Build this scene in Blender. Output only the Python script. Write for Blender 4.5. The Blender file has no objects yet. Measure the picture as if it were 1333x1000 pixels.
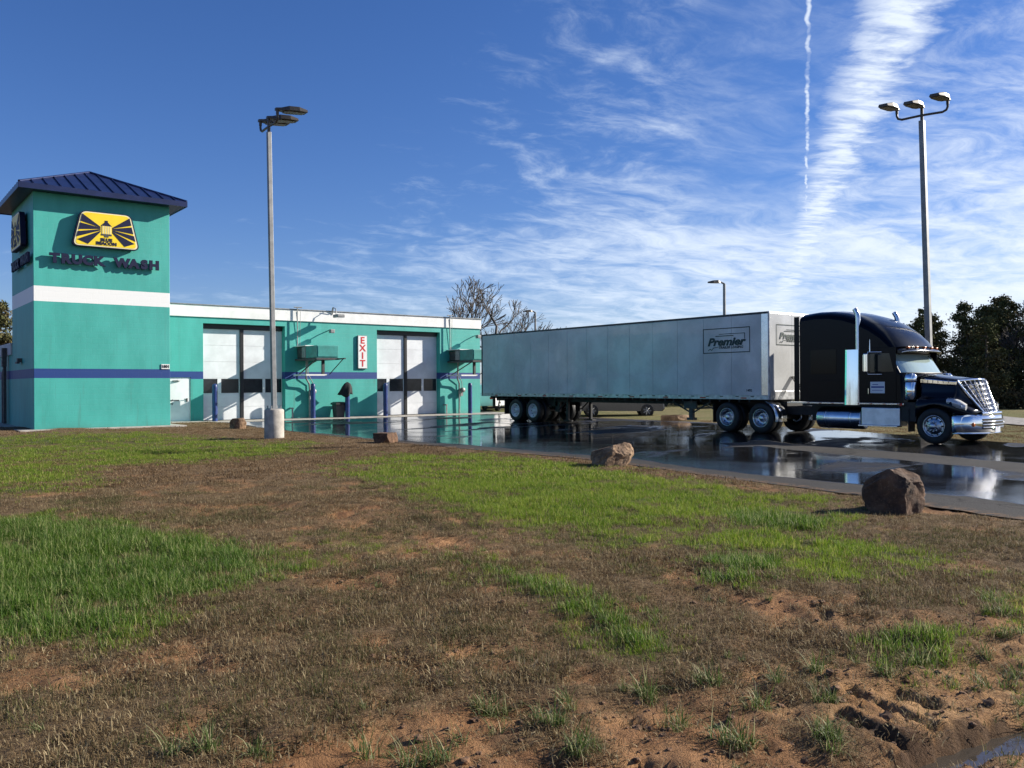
import bpy, math, random
import numpy as np
from mathutils import Vector, Matrix
R = math.radians
random.seed(7); rng = np.random.default_rng(7)
scn = bpy.context.scene; C = scn.collection

# ------------------------------------------------------------------ camera
cam_d = bpy.data.cameras.new('camera'); cam = bpy.data.objects.new('camera', cam_d); C.objects.link(cam)
cam_d.sensor_fit = 'HORIZONTAL'; cam_d.sensor_width = 36.0; cam_d.lens = 36.0*1117/1333
cam_d.clip_start = 0.1; cam_d.clip_end = 6000
cam.matrix_world = (Matrix.Translation((-12.8, -38.9, 1.69)) @ Matrix.Rotation(R(-38), 4, 'Z')
                    @ Matrix.Rotation(R(90), 4, 'X') @ Matrix.Rotation(R(-0.3), 4, 'Z'))
scn.camera = cam

# ------------------------------------------------------------------ exposure
vs = scn.view_settings
vs.view_transform = 'Standard'; vs.look = 'None'; vs.gamma = 1.0; vs.use_curve_mapping = False
vs.exposure = 0.98

# ------------------------------------------------------------------ node helper
class NT:
    def __init__(s, tree): s.t = tree
    def n(s, typ, **kw):
        nd = s.t.nodes.new(typ)
        for k, v in kw.items(): setattr(nd, k, v)
        return nd
    def put(s, sock, v):
        if v is None: return
        if isinstance(v, bpy.types.NodeSocket): s.t.links.new(v, sock)
        else:
            if sock.type == 'RGBA' and len(v) == 3: v = (*v, 1)
            sock.default_value = v
    def m(s, op, a, b=None, c=None, clamp=False):
        nd = s.n('ShaderNodeMath', operation=op); nd.use_clamp = clamp
        for i, v in enumerate((a, b, c)): s.put(nd.inputs[i], v)
        return nd.outputs[0]
    def vm(s, op, a, b=None, out=0):
        nd = s.n('ShaderNodeVectorMath', operation=op)
        s.put(nd.inputs[0], a); s.put(nd.inputs[1], b)
        return nd.outputs[out]
    def mix(s, f, a, b, blend='MIX'):
        nd = s.n('ShaderNodeMix', data_type='RGBA', blend_type=blend)
        s.put(nd.inputs[0], f); s.put(nd.inputs[6], a); s.put(nd.inputs[7], b)
        return nd.outputs[2]
    def mr(s, v, a, b, c=0.0, d=1.0, smooth=True):
        nd = s.n('ShaderNodeMapRange', interpolation_type='SMOOTHSTEP' if smooth else 'LINEAR')
        for i, x in enumerate((v, a, b, c, d)): s.put(nd.inputs[i], x)
        return nd.outputs[0]
    def noise(s, vec, scale, detail=4, rough=.55, dist=0.0):
        nd = s.n('ShaderNodeTexNoise'); s.put(nd.inputs['Vector'], vec)
        nd.inputs['Scale'].default_value = scale; nd.inputs['Detail'].default_value = detail
        nd.inputs['Roughness'].default_value = rough; nd.inputs['Distortion'].default_value = dist
        return nd.outputs[0]
    def mapping(s, vec, scale=(1, 1, 1), rot=(0, 0, 0), loc=(0, 0, 0)):
        nd = s.n('ShaderNodeMapping'); s.put(nd.inputs[0], vec)
        nd.inputs['Scale'].default_value = scale; nd.inputs['Rotation'].default_value = rot; nd.inputs['Location'].default_value = loc
        return nd.outputs[0]
    def comb(s, x, y, z=0.0):
        nd = s.n('ShaderNodeCombineXYZ')
        for i, v in enumerate((x, y, z)): s.put(nd.inputs[i], v)
        return nd.outputs[0]

# ------------------------------------------------------------------ sky
SUN_EL, SUN_ROT = 24.9, 112.0          # sun stands front right of the building, low winter morning
w = bpy.data.worlds.new('World'); scn.world = w; w.use_nodes = True
T = NT(w.node_tree); bg = w.node_tree.nodes['Background']
sky = T.n('ShaderNodeTexSky', sky_type='NISHITA'); sky.sun_disc = False
sky.sun_elevation = R(SUN_EL); sky.sun_rotation = R(SUN_ROT)
sky.altitude = 100; sky.air_density = 1.0; sky.dust_density = 0.12; sky.ozone_density = 3.0
hs = T.n('ShaderNodeHueSaturation'); hs.inputs['Saturation'].default_value = 1.18; hs.inputs['Value'].default_value = 0.95
T.put(hs.inputs['Color'], sky.outputs[0])
skycol = T.mix(1.0, hs.outputs[0], (.86, .90, 1.24), 'MULTIPLY')
gen = T.n('ShaderNodeTexCoord').outputs['Generated']
dirv = T.vm('NORMALIZE', gen)
sx = T.n('ShaderNodeSeparateXYZ'); T.put(sx.inputs[0], dirv)
dx, dy, dz = sx.outputs
zz = T.m('ADD', T.m('MAXIMUM', dz, 0.0), 0.08)
P = T.comb(T.m('DIVIDE', dx, zz), T.m('DIVIDE', dy, zz))
warp = T.n('ShaderNodeTexNoise'); T.put(warp.inputs['Vector'], P); warp.inputs['Scale'].default_value = 1.6; warp.inputs['Detail'].default_value = 3
Pw = T.vm('ADD', P, T.vm('MULTIPLY', T.vm('SUBTRACT', warp.outputs['Color'], (.5, .5, .5)), (.35, .35, .0)))
def axes(Q, deg, sx_, sy_):
    c_, s_ = math.cos(R(deg)), math.sin(R(deg))
    return T.comb(T.m('MULTIPLY', T.vm('DOT_PRODUCT', Q, (c_, s_, 0), 1), sx_), T.m('MULTIPLY', T.vm('DOT_PRODUCT', Q, (-s_, c_, 0), 1), sy_))
z2 = T.m('ADD', T.m('MAXIMUM', dz, 0.0), 0.20)
P2 = T.vm('ADD', T.comb(T.m('DIVIDE', dx, z2), T.m('DIVIDE', dy, z2)), T.vm('MULTIPLY', T.vm('SUBTRACT', warp.outputs['Color'], (.5, .5, .5)), (.30, .30, 0)))
fib = T.noise(axes(P2, -14, 1.0, 1.9), 3.4, 9, .66)
puf2 = T.noise(axes(P2, -30, 1.0, 1.5), 11, 6, .62)
puff = T.noise(axes(Pw, -30, 1.0, 1.5), 7.5, 6, .62)
big = T.noise(P, .6, 3, .5)
rip = T.noise(axes(P, -30, 2.2, 7.5), 2.2, 6, .62)
def across(ax, ay, ux, uy, Q):
    return T.vm('DOT_PRODUCT', T.vm('SUBTRACT', Q, (ax, ay, 0)), (-uy, ux, 0), 1)
# broad old trail running overhead, ragged on both sides
c0 = across(1.90, 0.97, .78, .62, P)
c1 = T.m('ABSOLUTE', T.m('ADD', T.m('ADD', c0, -.03), T.m('MULTIPLY', T.m('SUBTRACT', puff, .5), .22)))
band = T.mr(c1, .015, .125, .95, 0)
band = T.m('MULTIPLY', band, T.m('MULTIPLY', T.mr(rip, .30, .58, .45, 1.0), T.mr(puff, .30, .55, .55, 1.0)))
# thin fresh contrail, knotted
wob = T.noise(P, 16, 2, .5)
c2 = T.m('ABSOLUTE', T.m('ADD', across(1.69, 1.09, .836, .548, P), T.m('MULTIPLY', T.m('SUBTRACT', wob, .5), .022)))
trail = T.m('MULTIPLY', T.mr(c2, .001, .008, 1, 0), T.mr(T.noise(P, 11, 3, .6), .38, .6, .15, .8))
trail = T.m('MULTIPLY', trail, T.m('MULTIPLY', T.mr(T.vm('DOT_PRODUCT', P, (.836, .548, 0), 1), 3.6, 4.7, 1, .0), T.mr(dx, 0.0, .1, 0, 1)))
# wispy cirrus, thicker towards the sun side and low down
side = T.vm('DOT_PRODUCT', dirv, (.90, -.43, 0), 1)
wisp = T.mr(T.vm('DOT_PRODUCT', dirv, (.656, .696, .290), 1), .955, .998, 0, .075)
bias = T.m('ADD', T.m('ADD', T.mr(side, -.25, .62, -.17, .16, False), wisp), T.mr(dz, .03, .34, .18, -.07, False))
f1 = T.m('ADD', T.m('ADD', T.m('MULTIPLY', fib, .62), T.m('MULTIPLY', big, .34)), T.m('ADD', bias, T.m('MULTIPLY', puf2, .30)))
gap = T.mr(T.m('ABSOLUTE', T.m('ADD', c0, -.30)), .10, .30, .35, 1)
cirr = T.m('MULTIPLY', T.mr(f1, .63, 1.04, 0, .92), T.m('MAXIMUM', gap, T.mr(dz, .14, .24, 1, 0)))
cov = T.m('MAXIMUM', T.m('MAXIMUM', band, trail), cirr)
cov = T.m('MULTIPLY', cov, T.mr(dz, -.01, .03, .5, 1))
cloud = T.mix(T.mr(side, -.2, .9), (6.4, 7.8, 9.8), (9.0, 9.7, 10.6))
final = T.mix(cov, skycol, cloud)
T.put(bg.inputs[0], final); bg.inputs[1].default_value = 0.055

# ------------------------------------------------------------------ sun
sd = bpy.data.lights.new('sun', 'SUN'); so = bpy.data.objects.new('sun', sd); C.objects.link(so)
sd.energy = 5.0; sd.angle = R(.5); sd.color = (1.0, .93, .82)
svec = Vector((math.sin(R(SUN_ROT))*math.cos(R(SUN_EL)), math.cos(R(SUN_ROT))*math.cos(R(SUN_EL)), math.sin(R(SUN_EL))))
so.rotation_euler = svec.to_track_quat('Z', 'Y').to_euler(); so.location = svec*60

# ------------------------------------------------------------------ materials
def mat(name, col, rough=.5, metal=0.0, var=.0, vscale=4.0, bump=.0, bscale=40.0, coat=0.0, spec=.5, col2=None, rvar=0.0):
    m = bpy.data.materials.new(name); m.use_nodes = True
    t = NT(m.node_tree); b = m.node_tree.nodes['Principled BSDF']
    pos = t.n('ShaderNodeTexCoord').outputs['Object']
    b.inputs['Metallic'].default_value = metal; b.inputs['Roughness'].default_value = rough
    b.inputs['Coat Weight'].default_value = coat; b.inputs['Coat Roughness'].default_value = .03
    b.inputs['Specular IOR Level'].default_value = spec
    if var or col2:
        nz = t.noise(pos, vscale, 5, .6)
        c2 = col2 or tuple(max(0, c*(1-var*1.6)) for c in col); c1 = col if col2 else tuple(min(1, c*(1+var*.7)) for c in col)
        t.put(b.inputs['Base Color'], t.mix(t.mr(nz, .33, .68), c2, c1))
        if rvar: t.put(b.inputs['Roughness'], t.mr(nz, .3, .7, rough+rvar, max(.02, rough-rvar)))
    else: t.put(b.inputs['Base Color'], col)
    if bump:
        bp = t.n('ShaderNodeBump'); bp.inputs['Strength'].default_value = bump; bp.inputs['Distance'].default_value = .01
        t.put(bp.inputs['Height'], t.noise(pos, bscale, 5, .6)); t.put(b.inputs['Normal'], bp.outputs[0])
    return m

M = {}
def wall_material(name, white):
    """Painted concrete block: teal with a blue band, and on the tower a white band too."""
    m = bpy.data.materials.new(name); m.use_nodes = True
    t = NT(m.node_tree); b = m.node_tree.nodes['Principled BSDF']
    geo = t.n('ShaderNodeNewGeometry'); pos = geo.outputs['Position']
    sp = t.n('ShaderNodeSeparateXYZ'); t.put(sp.inputs[0], pos)
    x, y, z = sp.outputs
    n1 = t.noise(t.mapping(pos, (1, 1, .35)), 1.3, 5, .6)
    n2 = t.noise(pos, 9, 4, .6)
    teal = t.mix(t.mr(n1, .3, .7), (.036, .315, .270), (.052, .385, .335))
    teal = t.mix(t.mr(n2, .45, .75, 0, .35), teal, (.066, .35, .32))
    stain = t.m('ADD', t.m('MULTIPLY', t.mr(t.noise(t.mapping(pos, (3.5, 3.5, .25)), 1.5, 4, .6), .54, .75), t.mr(z, 5.6, .2, .08, .5)), t.m('MULTIPLY', t.mr(t.m('ADD', z, t.m('MULTIPLY', n2, .5)), .75, .25, 0, .45), t.mr(n1, .3, .6, .3, 1)))
    teal = t.mix(stain, teal, (.06, .17, .14))
    edge = t.m('MULTIPLY', t.m('SUBTRACT', n2, .5), .008)
    ze = t.m('ADD', z, edge)
    blue = t.m('MULTIPLY', t.m('GREATER_THAN', ze, 1.985), t.m('LESS_THAN', ze, 2.325))
    col = t.mix(blue, teal, (.007, .040, .185))
    if white:
        wh = t.m('MULTIPLY', t.m('GREATER_THAN', ze, 4.71), t.m('LESS_THAN', ze, 5.25))
        col = t.mix(wh, col, (.74, .75, .74))
    t.put(b.inputs['Base Color'], col); b.inputs['Roughness'].default_value = .55
    # block courses: a brick pattern laid over whichever way the wall runs
    br = t.n('ShaderNodeTexBrick'); t.put(br.inputs['Vector'], t.comb(t.m('ADD', x, y), z, 0))
    br.inputs['Scale'].default_value = 1.0; br.inputs['Brick Width'].default_value = .406; br.inputs['Row Height'].default_value = .203
    br.inputs['Mortar Size'].default_value = .007; br.inputs['Mortar Smooth'].default_value = .5
    hgt = t.m('ADD', t.m('MULTIPLY', br.outputs['Fac'], -1.0), t.m('MULTIPLY', t.noise(pos, 55, 3, .6), .5))
    bp = t.n('ShaderNodeBump'); bp.inputs['Strength'].default_value = .28; bp.inputs['Distance'].default_value = .008
    t.put(bp.inputs['Height'], hgt); t.put(b.inputs['Normal'], bp.outputs[0])
    return m
M['wall'] = wall_material('teal_block_wall', False); M['tower'] = wall_material('teal_tower_wall', True)
M['white'] = mat('white_paint', (.76, .76, .74), .5, var=.06, vscale=2.0, bump=.1, bscale=30)
M['doorwhite'] = mat('door_white', (.70, .72, .73), .42, var=.07, vscale=1.5)
M['blackmetal'] = mat('black_metal', (.012, .012, .013), .45, var=.2)
M['darkgrey'] = mat('dark_grey', (.05, .052, .055), .6, var=.2, vscale=8)
M['grey'] = mat('grey_metal', (.26, .27, .27), .5, .3, var=.15, vscale=6)
M['galv'] = mat('galvanised', (.24, .245, .245), .55, .35, var=.12, vscale=5)
M['concrete'] = mat('concrete', (.36, .33, .29), .85, var=.18, vscale=3.5, bump=.4, bscale=60)
M['bolblue'] = mat('bollard_blue', (.012, .035, .16), .4, var=.2, vscale=5)
M['roofblue'] = mat('roof_blue', (.014, .024, .085), .38, .25, var=.15, vscale=2)
M['signblue'] = mat('sign_navy', (.006, .009, .042), .6, var=.1, spec=.25)
M['yellow'] = mat('sign_yellow', (.82, .60, .02), .4, var=.05, vscale=2)
M['cream'] = mat('sign_cream', (.72, .66, .42), .4)
M['red'] = mat('sign_red', (.55, .02, .02), .45)
M['glassdark'] = mat('dark_window', (.026, .029, .034), .12, var=.2, vscale=3, spec=.4)
M['tealbox'] = mat('teal_panel', (.035, .25, .22), .45, var=.12)
M['bin'] = mat('bin_grey', (.055, .055, .058), .6, var=.15)
M['cloth'] = mat('black_cloth', (.008, .008, .009), .8, bump=.6, bscale=18)
M['rubber'] = mat('tyre_rubber', (.012, .012, .012), .65, var=.3, vscale=9, bump=.3, bscale=50)
M['grillechrome'] = mat('grille_chrome', (.40, .42, .48), .16, 1.0)
M['brushed'] = mat('brushed_aluminium', (.62, .64, .68), .42, 1.0, var=.08, vscale=4)
M['chrome'] = mat('chrome', (.80, .81, .83), .06, 1.0)
M['alu'] = mat('polished_aluminium', (.62, .63, .65), .2, 1.0, var=.05, vscale=5, bump=.03, bscale=12)
M['alurim'] = mat('rim_aluminium', (.42, .43, .45), .27, 1.0)
M['truck'] = mat('black_blue_paint', (.0022, .0025, .006), .15, 0.0, spec=.34)
M['cabpaint'] = mat('black_cab_paint', (.0022, .0024, .005), .22, 0.0, spec=.16)
M['trailer'] = mat('trailer_white', (.55, .56, .565), .26, var=.12, vscale=.9, bump=.02, bscale=3, coat=.2, rvar=.06)
M['trailrail'] = mat('rail_aluminium', (.50, .51, .52), .4, .5, var=.2, vscale=6)
M['whiterim'] = mat('white_steel_rim', (.62, .62, .62), .4, var=.12, vscale=8)
M['chassis'] = mat('chassis_black', (.014, .013, .013), .6, var=.3, vscale=6)
M['logogreen'] = mat('logo_dark_green', (.006, .030, .030), .5)
M['amber'] = mat('amber_lens', (.60, .14, .02), .25)
M['redlens'] = mat('red_lens', (.4, .01, .01), .25)
M['lens'] = mat('clear_lens', (.55, .56, .58), .12, .3)
M['placard'] = mat('placard_white', (.68, .70, .74), .35)
M['placardblue'] = mat('placard_blue', (.02, .05, .28), .4)
M['mirror'] = mat('mirror_glass', (.75, .77, .79), .02, 1.0)
M['windshield'] = mat('windshield_painted_glare', (.48, .60, .56), .06, .45, spec=.8)  # pale green-white base stands in for sky glare and a sunshade behind
M['carwhite'] = mat('car_white', (.72, .72, .72), .2, coat=.6)
M['cardark'] = mat('car_dark', (.010, .010, .012), .25, coat=.1)
M['bark'] = mat('bark', (.085, .065, .05), .9, var=.3, vscale=3)
M['greybark'] = mat('grey_bark', (.10, .085, .075), .9, var=.3, vscale=3)
M['lampbody'] = mat('lamp_bronze', (.075, .065, .055), .45, .2, var=.15)
M['lamplens'] = mat('lamp_lens', (.17, .14, .09), .3)

def rock_material(name, a, b_, c):
    m = bpy.data.materials.new(name); m.use_nodes = True
    t = NT(m.node_tree); b = m.node_tree.nodes['Principled BSDF']
    pos = t.n('ShaderNodeTexCoord').outputs['Object']
    n1 = t.noise(pos, 3.0, 6, .65, .4); n2 = t.noise(pos, 22, 5, .7)
    col = t.mix(t.mr(n1, .32, .66), a, b_); col = t.mix(t.mr(n2, .5, .72, 0, .6), col, c)
    t.put(b.inputs['Base Color'], col); b.inputs['Roughness'].default_value = .88
    bp = t.n('ShaderNodeBump'); bp.inputs['Strength'].default_value = .7; bp.inputs['Distance'].default_value = .03
    t.put(bp.inputs['Height'], t.m('ADD', t.noise(pos, 14, 7, .7), t.m('MULTIPLY', n1, .6))); t.put(b.inputs['Normal'], bp.outputs[0])
    return m
M['rock'] = rock_material('brown_rock', (.040, .020, .011), (.135, .068, .034), (.24, .150, .085))
M['rocktan'] = rock_material('tan_rock', (.085, .046, .025), (.27, .17, .095), (.38, .27, .17))

# ------------------------------------------------------------------ mesh builder
class MB:
    def __init__(s): s.v = []; s.f = []; s.mi = []; s.sm = []
    def add(s, vs, fs, mi=0, smooth=False):
        o = len(s.v); s.v.extend([tuple(v) for v in vs]); s.f.extend([tuple(i+o for i in f) for f in fs])
        s.mi.extend([mi]*len(fs)); s.sm.extend([smooth]*len(fs)); return s
    def box(s, x0, x1, y0, y1, z0, z1, mi=0):
        v = [(x, y, z) for z in (z0, z1) for y in (y0, y1) for x in (x0, x1)]
        return s.add(v, [(0, 2, 3, 1), (4, 5, 7, 6), (0, 1, 5, 4), (2, 6, 7, 3), (0, 4, 6, 2), (1, 3, 7, 5)], mi)
    def tube(s, pts, r, n=10, mi=0, caps=True, smooth=True):
        pts = [Vector(p) for p in pts]; rs = r if isinstance(r, (list, tuple)) else [r]*len(pts)
        rings = []; prev = None
        for i, p in enumerate(pts):
            d = (pts[min(i+1, len(pts)-1)]-pts[max(i-1, 0)]).normalized()
            if prev is None:
                a = Vector((0, 0, 1)) if abs(d.z) < .9 else Vector((1, 0, 0))
                u = d.cross(a).normalized()
            else: u = (prev-d*prev.dot(d)).normalized()
            prev = u; vv = d.cross(u)
            rings.append([p+(u*math.cos(2*math.pi*k/n)+vv*math.sin(2*math.pi*k/n))*rs[i] for k in range(n)])
        s.loft(rings, True, mi, smooth, caps); return s
    def loft(s, rings, closed=True, mi=0, smooth=False, caps=True):
        n = len(rings[0]); vs = [v for r_ in rings for v in r_]; fs = []
        for i in range(len(rings)-1):
            for k in range(n if closed else n-1):
                k2 = (k+1) % n
                fs.append((i*n+k, i*n+k2, (i+1)*n+k2, (i+1)*n+k))
        s.add(vs, fs, mi, smooth)
        if caps and closed:
            s.add(rings[0], [tuple(range(n))[::-1]], mi); s.add(rings[-1], [tuple(range(n))], mi)
        return s
    def prism(s, poly, axis, a0, a1, mi=0):
        """poly of 2D points extruded along axis ('x': (y,z), 'y': (x,z), 'z': (x,y))."""
        def mk(p, a): return {'x': (a, p[0], p[1]), 'y': (p[0], a, p[1]), 'z': (p[0], p[1], a)}[axis]
        return s.loft([[mk(p, a0) for p in poly], [mk(p, a1) for p in poly]], True, mi, False, True)
    def lathe(s, prof, c, axis='z', n=24, mi=0, smooth=True, caps=False):
        """prof of (radius, along)."""
        rings = []
        for r_, a in prof:
            ring = []
            for k in range(n):
                q = 2*math.pi*k/n; p, q2 = r_*math.cos(q), r_*math.sin(q)
                ring.append({'z': (c[0]+p, c[1]+q2, c[2]+a), 'x': (c[0]+a, c[1]+p, c[2]+q2), 'y': (c[0]+q2, c[1]+a, c[2]+p)}[axis])
            rings.append(ring)
        return s.loft(rings, True, mi, smooth, caps)
    def mesh(s, name, mats, off=(0, 0, 0)):
        keep = sorted({i for f in s.f for i in f}); rm = {k: i for i, k in enumerate(keep)}
        s.v = [s.v[k] for k in keep]; s.f = [tuple(rm[i] for i in f) for f in s.f]
        me = bpy.data.meshes.new(name)
        ox, oy, oz = off
        me.from_pydata([(x-ox, y-oy, z-oz) for x, y, z in s.v], [], s.f)
        for m in (mats if isinstance(mats, (list, tuple)) else [mats]): me.materials.append(m)
        me.polygons.foreach_set('material_index', s.mi); me.polygons.foreach_set('use_smooth', s.sm)
        import bmesh
        bm = bmesh.new(); bm.from_mesh(me); bmesh.ops.recalc_face_normals(bm, faces=bm.faces); bm.to_mesh(me); bm.free()
        me.update(); return me
    def build(s, name, mats, parent=None, bevel=0.0, seg=2):
        """verts are in world metres; the object's origin sits at the parent's (thing's) base."""
        off = Vector((0, 0, 0)); p = parent
        while p is not None: off = off+Vector(p.location); p = p.parent
        o = bpy.data.objects.new(name, s.mesh(name, mats, off)); C.objects.link(o); o.parent = parent
        if bevel: add_bevel(o, bevel, seg)
        return o
def add_bevel(o, wd, seg=2):
    b = o.modifiers.new('bevel', 'BEVEL'); b.width = wd; b.segments = seg; b.limit_method = 'ANGLE'; b.angle_limit = R(35)
def tag(o, label=None, cat=None, group=None, kind=None):
    if label: o['label'] = label
    if cat: o['category'] = cat
    if group: o['group'] = group
    if kind: o['kind'] = kind
    return o
def thing(name, loc, label, cat, group=None, rz=0):
    o = bpy.data.objects.new(name, None); C.objects.link(o); o.location = loc; o.rotation_euler = (0, 0, rz); o.empty_display_size = .2
    return tag(o, label, cat, group)
def alone(mb, name, mats, loc, label, cat, group=None, bevel=0):
    """a thing that is a single mesh with its origin at loc."""
    o = bpy.data.objects.new(name, mb.mesh(name, mats, loc)); C.objects.link(o); o.location = loc
    if bevel: add_bevel(o, bevel)
    return tag(o, label, cat, group)
def copy_tree(o, parent=None):
    c = o.copy(); C.objects.link(c)
    if parent is not None: c.parent = parent; c.matrix_parent_inverse.identity()
    for ch in list(o.children): copy_tree(ch, c)
    return c
def text_mesh(txt, size, xdir, loc, align='CENTER', bold=.0, extr=.004, shear=0.0, sx=1.0):
    """lettering standing upright; xdir is the reading direction."""
    cu = bpy.data.curves.new('lettering', 'FONT'); cu.body = txt; cu.size = size; cu.align_x = align; cu.align_y = 'CENTER'
    cu.offset = bold; cu.extrude = extr; cu.shear = shear; cu.resolution_u = 3
    ob = bpy.data.objects.new('tmp', cu); C.objects.link(ob)
    bpy.context.view_layer.update()
    me = bpy.data.meshes.new_from_object(ob.evaluated_get(bpy.context.evaluated_depsgraph_get()))
    bpy.data.objects.remove(ob); bpy.data.curves.remove(cu)
    X = Vector(xdir).normalized(); Z = Vector((0, 0, 1)); N = X.cross(Z)
    mb = MB(); L = Vector(loc)
    vs = [L+X*(v.co.x*sx)+Z*v.co.y+N*v.co.z for v in me.vertices]
    mb.add(vs, [tuple(p.vertices) for p in me.polygons]); bpy.data.meshes.remove(me)
    return mb

# ------------------------------------------------------------------ noise
def _h(ix, iy, seed):
    n = (ix*374761393+iy*668265263+seed*974711) & 0xffffffff
    n = ((n ^ (n >> 13))*1274126177) & 0xffffffff
    return ((n ^ (n >> 16)) & 0xffff)/65535.0
def vnoise(x, y, seed=0):
    x = np.asarray(x, float); y = np.asarray(y, float)
    ix = np.floor(x).astype(np.int64); iy = np.floor(y).astype(np.int64); fx = x-ix; fy = y-iy
    fx = fx*fx*(3-2*fx); fy = fy*fy*(3-2*fy)
    a = _h(ix, iy, seed); b = _h(ix+1, iy, seed); c = _h(ix, iy+1, seed); d = _h(ix+1, iy+1, seed)
    return (a*(1-fx)+b*fx)*(1-fy)+(c*(1-fx)+d*fx)*fy
def fbm(x, y, scale, oct=4, seed=0, g=.5):
    s = 0; a = 1; tt = 0
    for i in range(oct):
        s = s+a*vnoise(np.asarray(x)*scale, np.asarray(y)*scale, seed+i*17); tt += a; a *= g; scale *= 2.03
    return s/tt
def sm(v, a, b):
    t = np.clip((np.asarray(v, float)-a)/(b-a), 0, 1); return t*t*(3-2*t)
def pdist(x, y, poly):
    """signed distance to a polygon, positive inside."""
    x = np.asarray(x, float); y = np.asarray(y, float); d = np.full(x.shape, 1e9); ins = np.zeros(x.shape, bool)
    n = len(poly)
    for i in range(n):
        (x0, y0), (x1, y1) = poly[i], poly[(i+1) % n]
        ex, ey = x1-x0, y1-y0; L = ex*ex+ey*ey+1e-12
        t = np.clip(((x-x0)*ex+(y-y0)*ey)/L, 0, 1)
        d = np.minimum(d, (x-x0-t*ex)**2+(y-y0-t*ey)**2)
        cnd = ((y0 > y) != (y1 > y)) & (x < (x1-x0)*(y-y0)/(y1-y0+1e-12)+x0)
        ins ^= cnd
    d = np.sqrt(d); return np.where(ins, d, -d)

# ------------------------------------------------------------------ terrain
DRIVE = [(0.05, 0.5), (0.02, -9.8), (-.05, -17.2), (.12, -21.6), (.30, -24.8), (.08, -26.5), (-.45, -29.4), (-.85, -32), (-1.2, -33.3), (-1.8, -36), (-3.5, -44), (-8, -60),
         (6, -62), (9.6, -44), (12.4, -34), (13.8, -28.3), (15.0, -23), (16.6, -14.5), (16.7, -9), (16.9, 0.5), (24, 14), (24, 40), (15.6, 40), (15.6, 0.5)]
def gz(x, y):
    """level of the paving: falls a little towards the street, rises to the doors."""
    return -.075*sm(-y, 20, 28)*sm(x, 2, 9)+.085*sm(y, -7, -1.5)
GREEN = [
 ([(-14, -5.5), (-8.8, -6.9), (-4.2, -7.7), (-3.0, -13.6), (-2.0, -15.9), (-3.9, -19.3), (-6.7, -19.6), (-8.7, -20.1), (-9.8, -23.7), (-11.5, -24.6), (-16, -22)], .72),
 ([(-15, -28), (-11.8, -26.8), (-10.4, -26.9), (-9.86, -29.0), (-9.45, -30.3), (-9.6, -31.5), (-10.3, -32.0), (-11.0, -32.3), (-11.3, -32.8), (-11.9, -32.5), (-13, -31.8), (-16, -31)], 1.0),
 ([(-4.5, -22.6), (-2.2, -20.8), (-.5, -22.3), (-.7, -25.8), (-1.2, -28.4), (-1.6, -30.7), (-1.8, -32.2), (-3.1, -32.7), (-3.9, -34.0), (-4.5, -35.1), (-5.0, -35.3), (-5.75, -34.9), (-6.0, -34.5), (-6.5, -34.4), (-6.9, -33.9), (-6.5, -33.4), (-6.5, -32.1), (-6.5, -31.2), (-6.5, -29.7), (-6.2, -28.5), (-6.0, -26.9), (-5.7, -25.0)], .85),
 ([(-6.0, -33.1), (-5.65, -33.9), (-6.5, -34.5), (-6.94, -34.2), (-6.7, -33.7)], 1.0),
 ([(-3.7, -31.8), (-2.95, -32.8), (-3.94, -33.3), (-4.46, -32.5)], 1.0),
 ([(-8.3, -30.3), (-8.1, -31.2), (-8.3, -31.7), (-8.55, -31.0)], .8),
 ([(-8.17, -32.3), (-8.07, -33.2), (-8.1, -34.2), (-8.3, -34.8), (-8.7, -35.1), (-8.75, -34.8), (-8.5, -34.1), (-8.5, -33.5)], .95),
 ([(-7.37, -35.9), (-6.97, -36.1), (-7.67, -36.5), (-7.98, -36.3)], 1.0),
 ([(-5.85, -35.85), (-4.13, -35.83), (-6.0, -37.0), (-7.67, -36.65)], .75)]
SOIL = [
 ([(-9.4, -31.3), (-8.7, -31.15), (-7.55, -31.0), (-6.86, -30.9), (-7.2, -32.1), (-7.8, -32.6), (-8.35, -31.9), (-9.06, -32.0), (-9.6, -31.85)], .68),
 ([(-12.5, -35.2), (-11.3, -35.25), (-10.9, -35.1), (-10.6, -35.1), (-10.2, -35.14), (-9.9, -35.4), (-9.57, -35.75), (-9.1, -35.8), (-8.84, -35.87), (-8.3, -35.8), (-7.9, -35.9), (-7.98, -36.3), (-7.2, -36.3), (-6.2, -35.9), (-4.0, -35.9), (-2, -37.5), (-7, -42), (-13, -39)], 1.0),
 ([(-8.75, -36.3), (-8.2, -36.25), (-7.5, -36.5), (-7.2, -36.9), (-8.1, -37.1), (-9.1, -36.95)], 1.6),
 ([(-9.78, -34.5), (-9.5, -34.6), (-9.63, -34.86), (-9.9, -34.7)], .9),
 ([(-6.9, -33.55), (-6.86, -34.4), (-6.85, -35.3), (-7.5, -35.1), (-7.46, -34.2)], .35),
 ([(-8.7, -33.2), (-8.8, -34.0), (-9.2, -34.9), (-9.5, -34.8), (-9.3, -34.15)], .35),
 ([(-7.6, -27.5), (-7.0, -28.5), (-7.4, -30.4), (-8.4, -30.5), (-8.5, -29)], .45)]
WATER = [(-9.02, -36.93), (-8.75, -36.94), (-8.47, -36.95), (-8.09, -37.07), (-7.7, -37.2), (-7.2, -37.45), (-7.45, -37.62), (-8.15, -37.29), (-8.42, -37.17), (-8.67, -37.07), (-8.95, -37.04)]
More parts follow.
